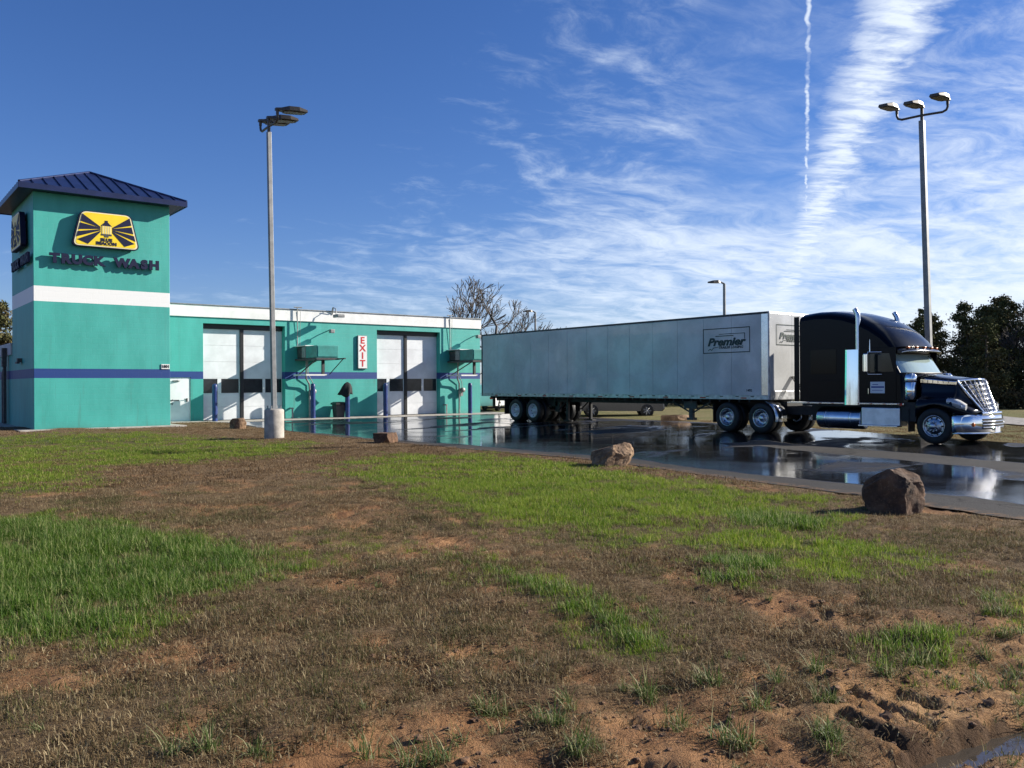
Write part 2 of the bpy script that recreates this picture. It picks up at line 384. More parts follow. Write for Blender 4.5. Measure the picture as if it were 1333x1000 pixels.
def masks(x, y):
    wx = x+(fbm(x, y, 1.3, 5, 5, .6)-.5)*1.9; wy = y+(fbm(x, y, 1.3, 5, 9, .6)-.5)*1.9
    near = sm(y-(-38.9)+(x+12.8)*.3, 4.0, 9.0)
    wx = x+(wx-x)*(.35+.65*near); wy = y+(wy-y)*(.35+.65*near)
    g = np.zeros(np.shape(x)); s = np.zeros(np.shape(x))
    for poly, k in GREEN: g = np.maximum(g, k*sm(pdist(wx, wy, poly), -.32-.5*near, .34+.7*near))
    for poly, k in SOIL: s = np.maximum(s, k*sm(pdist(wx, wy, poly), -.25-.2*near, .22+.3*near))
    patch = fbm(x, y, 2.1, 5, 31); s = np.clip(s*sm(patch, .22, .46)+.75*sm(fbm(x, y, 2.1, 5, 77, .6), .56, .68)*(1-g)*sm(np.hypot(x+12.8, y+38.9), 24, 14), 0, 1)
    g = np.clip(g*(.30+.85*sm(fbm(x, y, 2.3, 5, 43, .6), .30, .58)), 0, 1)*(1-.6*s)
    dr = pdist(x, y, DRIVE)
    inb = sm(dr, -.15, .05)
    return g, s, inb, dr
def ground_z(x, y, fine=True):
    x = np.asarray(x, float); y = np.asarray(y, float)
    g, s, inb, dr = masks(x, y)
    dist = np.hypot(x+12.8, y+38.9)
    z = gz(x, y)+(fbm(x, y, .16, 3, 3)-.5)*.22*sm(dist, 5, 14)*sm(dr, 0, -4)*sm(y, 2, -4)*(1-sm(dist, 45, 70))
    z = z+.11*np.exp(-(((x+6)/6)**2+((y+5.5)/4.5)**2))
    z = z+(fbm(x, y, .9, 3, 13)-.5)*.10*sm(dr, 0, -1.5)*(1-sm(dist, 30, 50))
    z = z-.03*s
    if fine:
        z = z+((fbm(x, y, 4.5, 4, 23, .6)-.5)*(.045+.085*s)+(np.abs(fbm(x, y, 9, 4, 29, .65)-.5)-.12)*(.02+.05*s))*(1-sm(dist, 9, 20))*sm(dr, 0, -.6)
        # tyre ruts and the little gully at the lower right
        jit = (fbm(x, y, 7, 3, 37)-.5)*.09
        for pl_, dp in (([(-8.36, -36.28), (-8.39, -36.36), (-8.45, -36.58), (-8.57, -36.84)], .075), ([(-8.10, -36.40), (-8.14, -36.48), (-8.22, -36.67)], .05), ([(-8.72, -36.42), (-8.80, -36.62), (-8.93, -36.92)], .07), ([(-7.0, -35.2), (-7.6, -35.75), (-7.3, -36.25)], .05)):
            dd_ = np.full(x.shape, 9.0)
            for (x0_, y0_), (x1_, y1_) in zip(pl_[:-1], pl_[1:]):
                ex_, ey_ = x1_-x0_, y1_-y0_; tt_ = np.clip(((x-x0_)*ex_+(y-y0_)*ey_)/(ex_*ex_+ey_*ey_), 0, 1)
                dd_ = np.minimum(dd_, np.hypot(x-x0_-tt_*ex_, y-y0_-tt_*ey_))
            dd_ = np.abs(dd_+jit)
            z = z-dp*.62*np.exp(-(dd_/.032)**2)+dp*.25*np.exp(-((dd_-.08)/.04)**2)
    wd = pdist(x, y, WATER); z = z-.15*sm(wd+(fbm(x, y, 8, 3, 67)-.5)*.08, -.07, .03)
    z = z-.07*sm(dr, .0, .3)-.006*sm(dr, -.3, 0)
    far = sm(x, 30, 120); z = z-.15*far
    return z
def grid_axis(fine, step, ratio, lo, hi):
    a = [0.0]; d = step
    while a[-1] < hi:
        if a[-1] > fine: d = d*(1+ratio)
        a.append(a[-1]+d)
    b = [0.0]; d = step
    while b[-1] < lo:
        if b[-1] > fine: d = d*(1+ratio)
        b.append(b[-1]+d)
    return np.array([-v for v in b[:0:-1]]+a)
gxs = grid_axis(4.2, .036, .040, 1500, 1500)
rows = [-60, -40, -28, -20, -14, -10, -7, -5, -3.5, -2.5, -1.6, -.8, 0, .6, 1.1, 1.5, 1.8]
v = 2.0; d = .03
while v < 2600:
    rows.append(v)
    d = max(.03, v*(.0105 if v < 40 else .045)); v += d
gys = np.array(rows)
GX, GY = np.meshgrid(gxs, gys)
fan = np.clip(.9+GY*.012, .9, 2.2)          # rows far from the lawn's near corner are wider apart
GX = GX*fan
ca, sa = math.cos(R(38)), math.sin(R(38))
WX = -12.8+GX*ca+GY*sa; WY = -38.9-GX*sa+GY*ca
WX = WX.ravel(); WY = WY.ravel()
WZ = ground_z(WX, WY)
def np_mesh(name, verts, quads, mats, attrs={}):
    me = bpy.data.meshes.new(name); nv, nf = len(verts), len(quads)
    me.vertices.add(nv); me.vertices.foreach_set('co', np.asarray(verts, np.float32).ravel())
    k = quads.shape[1]
    me.loops.add(nf*k); me.polygons.add(nf)
    me.loops.foreach_set('vertex_index', quads.astype(np.int32).ravel())
    me.polygons.foreach_set('loop_start', np.arange(0, nf*k, k, dtype=np.int32))
    me.polygons.foreach_set('use_smooth', np.ones(nf, bool))
    me.update(calc_edges=True); me.validate()
    for m in mats: me.materials.append(m)
    for an, arr in attrs.items():
        at = me.attributes.new(an, 'FLOAT', 'POINT'); at.data.foreach_set('value', np.asarray(arr, np.float32))
    return me
def grid_quads(nr, nc):
    i = np.arange(nr*nc).reshape(nr, nc)
    return np.stack([i[:-1, :-1], i[:-1, 1:], i[1:, 1:], i[1:, :-1]], -1).reshape(-1, 4)
mg, ms, mi_, mdr = masks(WX, WY)

def ground_material():
    m = bpy.data.materials.new('lawn_soil'); m.use_nodes = True
    t = NT(m.node_tree); b = m.node_tree.nodes['Principled BSDF']
    pos = t.n('ShaderNodeNewGeometry').outputs['Position']
    gA = t.n('ShaderNodeAttribute', attribute_name='green').outputs['Fac']
    sA = t.n('ShaderNodeAttribute', attribute_name='soil').outputs['Fac']
    n1 = t.noise(pos, 2.2, 6, .65); n2 = t.noise(pos, 17, 6, .7); n3 = t.noise(pos, 70, 5, .7); nb = t.noise(pos, .12, 4, .6)
    soil = t.mix(t.mr(n1, .3, .7), (.25, .130, .056), (.47, .285, .138))
    soil = t.mix(t.mr(n2, .48, .72, 0, .7), soil, (.15, .080, .045))
    soil = t.mix(t.mr(n3, .55, .75, 0, .5), soil, (.50, .34, .18))
    thatch = t.mix(t.mr(n2, .35, .65), (.085, .055, .03), (.19, .125, .066))
    thatch = t.mix(t.mr(n3, .5, .7, 0, .7), thatch, (.27, .19, .105))
    grn = t.mix(t.mr(n2, .3, .7), (.035, .06, .014), (.085, .12, .028))
    field = t.mix(t.mr(nb, .35, .65), (.13, .125, .045), (.18, .15, .07))
    field = t.mix(t.mr(t.noise(pos, .7, 5, .65), .45, .7, 0, .7), field, (.08, .10, .03))
    col = t.mix(gA, thatch, grn)
    bk = t.m('SUBTRACT', 1.0, t.mr(t.vm('LENGTH', t.vm('SUBTRACT', pos, (-7.9, -36.6, 0)), None, 1), .5, 1.7))
    soil = t.mix(t.m('MULTIPLY', t.m('SUBTRACT', 1.0, bk), .8), soil, t.mix(t.mr(n1, .3, .7), (.16, .075, .035), (.36, .19, .090)))
    damp = t.mr(t.n('ShaderNodeAttribute', attribute_name='damp').outputs['Fac'], .1, .9)
    soil = t.mix(t.m('MULTIPLY', damp, .85), soil, (.060, .036, .022))
    col = t.mix(sA, col, soil)
    sp = t.n('ShaderNodeSeparateXYZ'); t.put(sp.inputs[0], pos)
    col = t.mix(t.mr(sp.outputs[0], 10, 16), col, field)
    t.put(b.inputs['Base Color'], col); b.inputs['Roughness'].default_value = .95; b.inputs['Specular IOR Level'].default_value = .15
    bp = t.n('ShaderNodeBump'); bp.inputs['Strength'].default_value = 1.0; bp.inputs['Distance'].default_value = .05
    t.put(bp.inputs['Height'], t.m('ADD', n2, t.m('MULTIPLY', n3, .5))); t.put(b.inputs['Normal'], bp.outputs[0])
    return m
ground = bpy.data.objects.new('ground', np_mesh('ground', np.stack([WX, WY, WZ], 1), grid_quads(len(gys), len(gxs)), [ground_material()], {'green': mg, 'soil': np.clip(ms, 0, 1), 'damp': np.clip(sm(pdist(WX, WY, WATER)+(fbm(WX, WY, 6, 4, 111)-.5)*.16, -.10, -.03)+.8*sm(pdist(WX, WY, [(-8.62, -36.45), (-8.72, -36.95), (-9.05, -36.95), (-8.85, -36.42)])+(fbm(WX, WY, 7, 4, 113)-.5)*.3, -.06, .08), 0, 1)}))
C.objects.link(ground); tag(ground, 'patchy lawn of green and dead grass over orange soil', kind='structure')

# water in the gully
def water_material():
    m = bpy.data.materials.new('muddy_water'); m.use_nodes = True
    t = NT(m.node_tree); b = m.node_tree.nodes['Principled BSDF']
    pos = t.n('ShaderNodeNewGeometry').outputs['Position']
    t.put(b.inputs['Base Color'], (.05, .042, .034)); b.inputs['Roughness'].default_value = .07
    bp = t.n('ShaderNodeBump'); bp.inputs['Strength'].default_value = .25; bp.inputs['Distance'].default_value = .01
    t.put(bp.inputs['Height'], t.noise(pos, 9, 3, .5)); t.put(b.inputs['Normal'], bp.outputs[0])
    return m
mb = MB(); mb.add([(x, y, -.105) for x, y in [(-9.3, -36.8), (-8.3, -36.8), (-7.0, -37.3), (-7.3, -37.85), (-8.6, -37.35), (-9.3, -37.2)]], [(0, 5, 4, 3, 2, 1)])
wobj = mb.build('water', water_material()); tag(wobj, 'muddy water lying in the gully at the lawn corner', kind='structure')

# driveway ---------------------------------------------------------------
DRY1 = [(0, 1), (.02, -9.8), (-.05, -17), (.12, -21.6), (.3, -24.8), (.1, -26.5), (-.6, -29.4), (-.9, -32), (-1.4, -33.4), (-2, -36), (-4, -46), (-2.0, -46), (-.9, -38), (.0, -33.8), (.35, -31.1), (.5, -28.9), (1.15, -25.1), (.95, -23.7), (.85, -19.8), (.4, -15.7), (.3, -9.8), (.2, 1)]
DRY2 = [(8.9, -23.2), (8.3, -25.3), (8.16, -27.4), (7.1, -31.2), (6, -36), (3, -46), (.5, -46), (3.2, -37), (4.85, -32.0), (5.8, -28.8), (7.0, -24.6), (8.2, -23.0)]
DRY3 = [(5.5, -24.7), (7.4, -24.4), (8.8, -23.1), (6.9, -23.5)]
dgx = np.arange(-9, 25.2, .17); dgy = np.arange(-62, 40.3, .17)
DX, DY = np.meshgrid(dgx, dgy); dX = DX.ravel(); dY = DY.ravel()
dd = pdist(dX, dY, DRIVE)
keep = (dd > -.2)
def wetness(x, y):
    wx = x+(fbm(x, y, .9, 4, 61)-.5)*.55; wy = y+(fbm(x, y, .9, 4, 62)-.5)*.9
    dry = np.maximum(sm(pdist(wx, wy, DRY1), -.10, .12), sm(pdist(wx, wy, DRY2), -.12, .12)*.92)
    dry = np.maximum(dry, sm(pdist(wx, wy, DRY3), -.1, .15)*.6)
    # tyre-spread streaks of half dry paving, running across the bay fronts
    st = fbm(x*.35+y*.12, y*1.1-x*.3, .9, 5, 71)
    dry = np.maximum(dry, sm(st, .55, .70)*.45*sm(x, 1.0, 2.5))
    dry = np.maximum(dry, sm(y, -2.4, -1.6)*.9)
    dry = np.maximum(dry, sm(x, 15.5, 16.5)*.9)
    return 1-np.clip(dry, 0, 1)
wet = wetness(dX, dY)
dZ = gz(dX, dY)+.0+(fbm(dX, dY, .35, 3, 81)-.5)*.012
dq = grid_quads(len(dgy), len(dgx)); dq = dq[keep[dq].all(1)]
# pull outside vertices in to the edge line so that the paving has a clean border
out = keep & (dd < 0)
for it in range(3):
    e = .05
    for sgn in (1,):
        d0 = pdist(dX[out], dY[out], DRIVE)
        gx_ = (pdist(dX[out]+e, dY[out], DRIVE)-pdist(dX[out]-e, dY[out], DRIVE))/(2*e)
        gy_ = (pdist(dX[out], dY[out]+e, DRIVE)-pdist(dX[out], dY[out]-e, DRIVE))/(2*e)
        dX[out] += -d0*gx_; dY[out] += -d0*gy_
edgej = (fbm(dX, dY, 3, 3, 91)-.5)*.10*(dd < .12)
dX = dX+edgej
def asphalt_material():
    m = bpy.data.materials.new('wet_asphalt'); m.use_nodes = True
    t = NT(m.node_tree); b = m.node_tree.nodes['Principled BSDF']
    pos = t.n('ShaderNodeNewGeometry').outputs['Position']
    wA = t.n('ShaderNodeAttribute', attribute_name='wet').outputs['Fac']
    n1 = t.noise(pos, .8, 5, .6); n2 = t.noise(pos, 45, 5, .7); n3 = t.noise(t.mapping(pos, (.5, 1.6, 1), (0, 0, R(-52))), 1.3, 6, .65)
    w2 = t.m('ADD', wA, t.m('MULTIPLY', t.m('SUBTRACT', n3, .5), .7), clamp=True)
    dry = t.mix(t.mr(n2, .3, .7), (.040, .038, .035), (.080, .076, .070)); dry = t.mix(t.mr(n1, .4, .7, 0, .5), dry, (.032, .030, .028))
    wetc = t.mix(t.mr(n1, .3, .7), (.012, .012, .013), (.024, .024, .025))
    vo = t.n('ShaderNodeTexVoronoi', feature='DISTANCE_TO_EDGE'); vo.inputs['Scale'].default_value = .33
    t.put(vo.inputs['Vector'], t.vm('ADD', pos, t.vm('MULTIPLY', t.comb(t.noise(pos, 1.7, 5, .6), t.noise(pos, 2.1, 5, .6)), (.9, .9, 0))))
    crack = t.m('MULTIPLY', t.mr(vo.outputs['Distance'], .003, .009, 1, 0), t.mr(t.noise(pos, .4, 3, .5), .45, .6))
    dry = t.mix(t.m('MULTIPLY', crack, .8), dry, (.014, .013, .012))
    dirt = t.m('MULTIPLY', t.mr(t.n('ShaderNodeAttribute', attribute_name='edge').outputs['Fac'], .15, .8), t.mr(t.noise(pos, 6, 6, .7), .42, .66))
    dry = t.mix(dirt, dry, (.17, .105, .06))
    t.put(b.inputs['Base Color'], t.mix(t.mr(w2, .25, .6), dry, wetc))
    rg = t.m('ADD', t.mr(w2, .35, .92, .75, .055), t.m('MULTIPLY', t.m('MULTIPLY', t.mr(n1, .45, .7), w2), .10))
    t.put(b.inputs['Specular IOR Level'], t.mr(w2, .3, .8, .15, .5)); t.put(b.inputs['Roughness'], rg); b.inputs['IOR'].default_value = 1.36
    bp = t.n('ShaderNodeBump'); bp.inputs['Distance'].default_value = .01
    t.put(bp.inputs['Strength'], t.mr(w2, .4, .9, .7, .035)); t.put(bp.inputs['Height'], t.m('ADD', n2, t.m('MULTIPLY', t.noise(pos, 5, 3, .5), .6)))
    t.put(b.inputs['Normal'], bp.outputs[0])
    return m
used = np.unique(dq); remap = -np.ones(len(dX), int); remap[used] = np.arange(len(used))
dme = np_mesh('driveway', np.stack([dX, dY, dZ], 1)[used], remap[dq], [asphalt_material()], {'wet': wet[used], 'edge': (1-sm(dd, 0.0, .55))[used]})
drive = bpy.data.objects.new('driveway', dme); C.objects.link(drive); tag(drive, 'wet dark driveway with dry grey streaks', kind='structure')

mb = MB(); mb.box(-.15, 16.6, -1.75, -.005, -.2, .10); mb.box(-2.8, -.15, -1.2, -.005, -.2, .12)
o = mb.build('pavement', M['concrete'], bevel=.015); tag(o, 'pale concrete walk along the bay doors', kind='structure')
mb = MB(); mb.box(-8.0, -2.35, -5.25, -4.78, -.2, .175); mb.box(-8.0, -7.48, -4.77, 6, -.2, .17); mb.box(-2.82, -2.35, -4.77, -1.21, -.2, .17)
o = mb.build('tower_walk', M['concrete'], bevel=.015); o.name = 'pavement.001'; tag(o, 'thin concrete strip round the tower foot', kind='structure')
# gravel track crossing the field beyond the driveway
mb = MB(); pts = [(22.0, -36.5), (26, -24), (34, -14), (52, -2), (90, 16)]
L_, R_ = [], []
for i, p in enumerate(pts):
    a = Vector(pts[min(i+1, len(pts)-1)])-Vector(pts[max(i-1, 0)]); n_ = Vector((-a.y, a.x)).normalized()
    L_.append(Vector(p)+n_*1.6); R_.append(Vector(p)-n_*1.6)
vsl = []
for i in range(len(pts)-1):
    for k in range(8):
        q = k/8; vsl.append((L_[i].lerp(L_[i+1], q), R_[i].lerp(R_[i+1], q)))
vv = [];
for a, b_ in vsl:
    for p in (a, b_): vv.append((p.x, p.y, float(ground_z(np.array([p.x]), np.array([p.y]))[0])+.035))
mb.add(vv, [(2*i, 2*i+1, 2*i+3, 2*i+2) for i in range(len(vsl)-1)])
o = mb.build('path', mat('gravel', (.24, .225, .21), .95, var=.25, vscale=5)); tag(o, 'grey track across the field', kind='structure')

# ------------------------------------------------------------------ truck wash hall
hall = thing('truck_wash_building', (5, 0, 0), 'teal truck wash hall with white parapet and two white double bay doors', 'building')
mb = MB(); q = .36
def wseg(x0, x1, z0, z1): mb.box(x0, x1, 0, .38, z0, z1)
wseg(-5, -1.60, 0, 5.0); wseg(-1.60, -.55, 2.06, 5.0); wseg(-.55, 0, 0, 5.0); wseg(0, 3.87, 4.5, 5.0)
wseg(3.87, 8.82, 0, 5.0); wseg(8.82, 12.67, 4.5, 5.0); wseg(12.67, 15.33, 0, 5.0)
mb.box(15.0, 15.33, .38, 15, 0, 5.0); mb.box(-5, -4.7, .38, 15, 0, 5.0); mb.box(-4.7, 15.0, 14.7, 15, 0, 5.0)
mb.build('wall', M['wall'], hall)
mb = MB(); mb.box(-5.05, 15.38, -.06, .40, 4.77, 5.30); mb.box(15.0, 15.38, .40, 15.05, 4.77, 5.30); mb.box(-5.05, -4.7, .40, 15.05, 4.77, 5.30); mb.box(-4.7, 15.0, 14.7, 15.05, 4.77, 5.30)
mb.build('parapet', M['white'], hall, .01)
mb = MB(); mb.box(-5.09, 15.42, -.10, .43, 5.303, 5.345); mb.box(14.97, 15.42, .43, 15.08, 5.303, 5.345)
mb.build('coping', M['grey'], hall, .006)
mb = MB(); mb.box(-4.7, 15.0, .40, 14.7, 4.6, 4.74); mb.build('roof', M['darkgrey'], hall)
mb = MB(); mb.box(-.2, 15.0, 14.0, 14.6, 0.0, .1); mb.box(-4.69, 14.99, .5, 14.69, .0, .06); mb.build('bay_floor', M['concrete'], hall)
def bay(x0):
    x1 = x0+3.865
    mb = MB(); mb.box(x0+.003, x1-.003, .26, .42, 4.29, 4.497); mb.build('door_header', M['blackmetal'], hall)
    mb = MB(); mb.box(x0+1.80, x0+1.965, q-.07, .45, .10, 4.288); mb.build('centre_post', M['blackmetal'], hall, .01)
    for a, b_ in ((x0+.004, x0+1.797), (x0+1.968, x1-.004)):
        dr = MB(); dr.box(a, b_, q+.05, q+.09, .11, 4.28); d_ = dr.build('bay_door', M['doorwhite'], hall)
        zs = [.11, .71, 1.31, 2.03, 2.78, 3.53, 4.28]
        wn = b_-a; cuts = [(a+.04, a+.04+wn*.40), (b_-.04-wn*.46, b_-.04)] if a < x0+.5 else [(a+.02, a+.02+wn*.48), (b_-.02-wn*.43, b_-.02)]
        for i in range(6):
            mb = MB()
            if i == 2:
                z0, z1 = zs[i]+.003, zs[i+1]-.003
                xs = [a, cuts[0][0], cuts[0][1], cuts[1][0], cuts[1][1], b_]
                for k in (0, 2, 4): mb.box(xs[k], xs[k+1], q, q+.047, z0, z1)
                for k in (1, 3):
                    mb.box(xs[k], xs[k+1], q, q+.047, z0, z0+.03); mb.box(xs[k], xs[k+1], q, q+.047, z1-.03, z1)
                s_ = mb.build('door_section', M['doorwhite'], d_)
                for k in (1, 3):
                    p_ = MB(); p_.box(xs[k]+.002, xs[k+1]-.002, q+.02, q+.028, z0+.032, z1-.032); p_.build('pane', M['glassdark'], d_)
            else:
                mb.box(a, b_, q, q+.047, zs[i]+.003, zs[i+1]-.003); mb.build('door_section', M['doorwhite'], d_, .004)
        mb = MB(); mb.box(a, b_, q-.01, q+.045, .075, .105); mb.build('door_seal', M['rubber'], d_)
bay(0.0); bay(8.82)
mb = MB(); mb.box(-1.597, -.553, .05, .16, .08, 2.057); sd_ = mb.build('service_door', M['doorwhite'], hall)
mb = MB(); mb.box(-1.53, -.62, .03, .048, .12, 1.99); mb.build('door_leaf', M['doorwhite'], sd_, .004)
mb = MB(); mb.box(-.75, -.69, -.0, .028, .98, 1.13); mb.tube([(-.72, -.02, 1.1), (-.86, -.03, 1.1)], .013, 8); mb.tube([(-.72, .03, 1.1), (-.72, -.02, 1.1)], .013, 8); mb.build('handle', M['darkgrey'], sd_)
mb = MB(); mb.tube([(-1.36, .0, 1.9), (-1.18, -.10, 1.93), (-1.02, .0, 1.9)], .018, 6); mb.box(-1.30, -1.06, -.012, .028, 1.87, 1.93); mb.build('door_closer', M['grey'], sd_)
mb = MB(); mb.add(text_mesh('Employees', .115, (1, 0, 0), (-1.26, .026, 1.07), bold=.004).v, []) if False else None
t1 = text_mesh('Employees', .12, (1, 0, 0), (-1.30, .028, 1.05), bold=.003); t1.build('lettering', M['blackmetal'], sd_)
t1 = text_mesh('Only', .12, (1, 0, 0), (-1.42, .028, .90), bold=.003); t1.build('lettering', M['blackmetal'], sd_)
# low wing behind the tower
mb = MB(); mb.box(-7.47, -5.02, .03, 9, 0, 2.95); mb.build('side_wing', M['wall'], hall)
mb = MB(); mb.box(-7.53, -5.0, .04, 9.06, 2.95, 3.42); mb.build('wing_fascia', mat('wing_grey', (.45, .46, .47), .6, var=.1), hall)
mb = MB(); mb.box(-7.66, -7.55, 1.0, 1.16, .2, 2.9); mb.box(-7.70, -7.54, .95, 1.22, 2.5, 3.25); mb.tube([(-7.6, 1.6, .2), (-7.6, 1.6, 2.2), (-7.56, 1.6, 2.4)], .05, 8); mb.build('downpipe', M['darkgrey'], hall)

# ------------------------------------------------------------------ sign tower
TX0, TX1, TY0, TY1, TZ = -7.47, -2.83, -4.77, .02, 8.57
tower = thing('tower', (-5.15, -2.4, .1), 'tall square teal tower with navy hip roof, white and blue bands', 'building')
mb = MB(); mb.box(TX0, TX1, TY0, TY1, -.1, TZ); mb.build('wall', M['tower'], tower, .01)
OV = .50; ex0, ex1, ey0, ey1 = TX0-OV, TX1+OV, TY0-OV, TY1+OV
mb = MB(); mb.box(ex0, ex1, ey0, ey1, TZ+.003, TZ+.03); mb.build('soffit', M['roofblue'], tower)
mb = MB()
for a in ((ex0-.02, ex1+.02, ey0-.03, ey0), (ex0-.02, ex1+.02, ey1, ey1+.03), (ex0-.03, ex0, ey0, ey1), (ex1, ex1+.03, ey0, ey1)): mb.box(*a, TZ-.02, TZ+.17)
mb.build('fascia', M['roofblue'], tower)
AP = Vector(((ex0+ex1)/2, (ey0+ey1)/2, 10.0)); EZ = TZ+.16
mb = MB(); cs = [Vector((ex0, ey0, EZ)), Vector((ex1, ey0, EZ)), Vector((ex1, ey1, EZ)), Vector((ex0, ey1, EZ))]
mb.add(cs+[AP], [(0, 1, 4), (1, 2, 4), (2, 3, 4), (3, 0, 4), (3, 2, 1, 0)]); roof = mb.build('roof', M['roofblue'], tower)
for k in range(4):                                       # standing seam panels, each cut to the hip
    A, B = cs[k], cs[(k+1) % 4]; L = (B-A).length; ed = (B-A)/L; mid = (A+B)/2; up = (AP-mid); H = up.length; un = up/H
    nrm = ed.cross(un).normalized(); nrm = nrm if nrm.z > 0 else -nrm
    npan = 13; wd = L/npan
    def hgt(a): return H*min(a, L-a)/(L/2)
    for i in range(npan):
        a0, a1 = i*wd+.018, (i+1)*wd-.018
        poly = [(a0, 0), (a1, 0), (a1, hgt(a1))]
        if a0 < L/2 < a1: poly.append((L/2, H))
        poly.append((a0, hgt(a0)))
        mb = MB(); bot = [A+ed*a+un*h+nrm*.004 for a, h in poly]; top = [p+nrm*.012 for p in bot]
        mb.loft([bot, top], True, 0, False, True); mb.build('roof_panel', M['roofblue'], roof)
        if i:
            a = i*wd; mb = MB(); h_ = hgt(a)
            p0, p1 = A+ed*a, A+ed*a+un*h_
            ring = lambda p: [p-ed*.014, p+ed*.014, p+ed*.014+nrm*.055, p-ed*.014+nrm*.055]
            mb.loft([ring(p0), ring(p1)], True, 0, False, True); mb.build('seam_rib', M['roofblue'], roof)
    mb = MB(); mb.tube([A+Vector((0, 0, .03)), AP+Vector((0, 0, .04))], .05, 6); mb.build('hip_cap', M['roofblue'], roof)
mb = MB(); mb.box(-7.62, -7.475, -2.3, -2.05, 2.6, 2.75); mb.box(-7.66, -7.56, -2.38, -1.97, 2.55, 2.62); mb.build('wall_lamp', M['darkgrey'], tower)

def logo_sign(name, o3, ux, label):
    """rounded trapezoid box sign; o3 = centre of the face, ux = reading direction"""
    N = Vector(ux).cross(Vector((0, 0, 1))); U = Vector(ux); Z = Vector((0, 0, 1)); O = Vector(o3)
    root = thing(name, tuple(O-Vector((0, 0, .65))), label, 'sign')
    cor = [(-1.16, -.66), (1.16, -.66), (.86, .64), (-.86, .64)]
    def rnd(cs, r):
        out = []
        for i in range(4):
            p0, p, p1 = Vector(cs[i-1]), Vector(cs[i]), Vector(cs[(i+1) % 4])
            a = p+(p0-p).normalized()*r; b_ = p+(p1-p).normalized()*r
            for k in range(6):
                q_ = k/5; out.append(a*(1-q_)**2+p*2*q_*(1-q_)+b_*q_*q_)
        return out
    def P3(p, d): return O+U*p[0]+Z*p[1]+N*d
    big_ = rnd(cor, .22); sml = [p*.955 for p in rnd(cor, .20)]; mid_ = [p*.90 for p in rnd(cor, .17)]
    mb = MB(); mb.loft([[P3(p, -.17) for p in big_], [P3(p, 0) for p in big_]], True, 0, False, True); mb.build('cabinet', M['signblue'], root, .02)
    mb = MB(); mb.loft([[P3(p, .002) for p in sml], [P3(p, .012) for p in sml]], True, 0, False, True); fc = mb.build('face', M['cream'], root)
    mb = MB(); mb.loft([[P3(p, .0125) for p in mid_], [P3(p, .018) for p in mid_]], True, 0, False, True); mb.build('face_field', M['yellow'], fc)
    def flat(poly, nm, m_, d=.020, th=.006):
        mb = MB(); mb.loft([[P3(p, d) for p in poly], [P3(p, d+th) for p in poly]], True, 0, False, True); mb.build(nm, m_, fc)
    for s in (-1, 1):
        for (i0, i1, e0, e1) in ((.07, .10, (.80, .52), (.86, .25)), (.02, .065, (.87, .19), (.93, -.06)), (-.035, .012, (.95, -.13), (1.00, -.33)), (-.09, -.045, (.98, -.42), (.62, -.56))):
            pl = [(s*.20, i1), (s*e0[0], e0[1]), (s*e1[0], e1[1]), (s*.20, i0)]
            flat(pl if s > 0 else pl[::-1], 'ray', M['signblue'])
    for (x0, x1, z0, z1, m_, dd_) in ((-.16, .16, -.15, .14, M['cream'], .021), (-.18, .18, -.21, -.15, M['darkgrey'], .022), (-.07, .07, -.27, -.21, M['darkgrey'], .022)):
        flat([(x0, z0), (x1, z0), (x1, z1), (x0, z1)], 'beacon', m_, dd_)
    flat([(-.19, .14), (.19, .14), (.06, .27), (-.06, .27)], 'beacon_cap', M['signblue'], .022); flat([(-.05, .27), (.05, .27), (.05, .34), (-.05, .34)], 'beacon_cap', M['signblue'], .022)
    for k in range(5): flat([(-.14+k*.062, -.15), (-.115+k*.062, -.15), (-.115+k*.062, .14), (-.14+k*.062, .14)], 'beacon_bar', M['yellow'], .028, .004)
    for tx, z in (('BLUE', -.37), ('BEACON', -.505)):
        text_mesh(tx, .150, ux, O+Z*z+N*.026, bold=.009, extr=.004, sx=1.15).build('lettering', M['signblue'], fc)
    mb = MB()
    for dx_ in (-.6, .6):
        for dz_ in (-.35, .35):
            c_ = O+U*dx_+Z*dz_; mb.tube([c_-N*.168, c_-N*.255], .03, 6)
    mb.build('standoff', M['darkgrey'], root)
logo_sign('logo_sign', (-5.14, -5.02, 7.40), (1, 0, 0), 'yellow trapezoid beacon sign with navy rays on the tower front')
logo_sign('logo_sign', (-7.72, -2.75, 7.40), (0, -1, 0), 'trapezoid box sign on the shaded left face of the tower')
def raised_letters(txt, x_list, ux, base, label, size=.44):
    U = Vector(ux); N = U.cross(Vector((0, 0, 1)))
    root = thing('sign_lettering', tuple(base), label, 'sign')
    for ch, a in zip(txt, x_list):
        text_mesh(ch, size, ux, Vector(base)+U*a, bold=.030, extr=.04, sx=1.10).build('letter', M['signblue'], root)
    mb = MB()
    for a in x_list: c_ = Vector(base)+U*a; mb.tube([c_-N*.04, c_-N*.13], .012, 5)
    mb.build('standoff', M['darkgrey'], root)
lx = [-1.62, -1.26, -.90, -.54, -.18, .62, 1.03, 1.40, 1.76]
raised_letters('TRUCKWASH', lx, (1, 0, 0), (-5.20, -4.90, 6.24), 'navy raised letters TRUCK WASH below the yellow sign')
raised_letters('TRUCKWASH', lx, (0, -1, 0), (-7.60, -2.75, 6.24), 'navy raised letters TRUCK WASH on the shaded left tower face')
root = thing('number_plate', (-2.98, -4.78, 2.34), 'small white street number plate low at the tower corner', 'sign')
mb = MB(); mb.box(-3.16, -2.86, -4.80, -4.775, 2.335, 2.52); mb.build('plate', M['white'], root)
text_mesh('1801', .15, (1, 0, 0), (-3.01, -4.805, 2.425), bold=.006, extr=.002).build('lettering', M['blackmetal'], root)
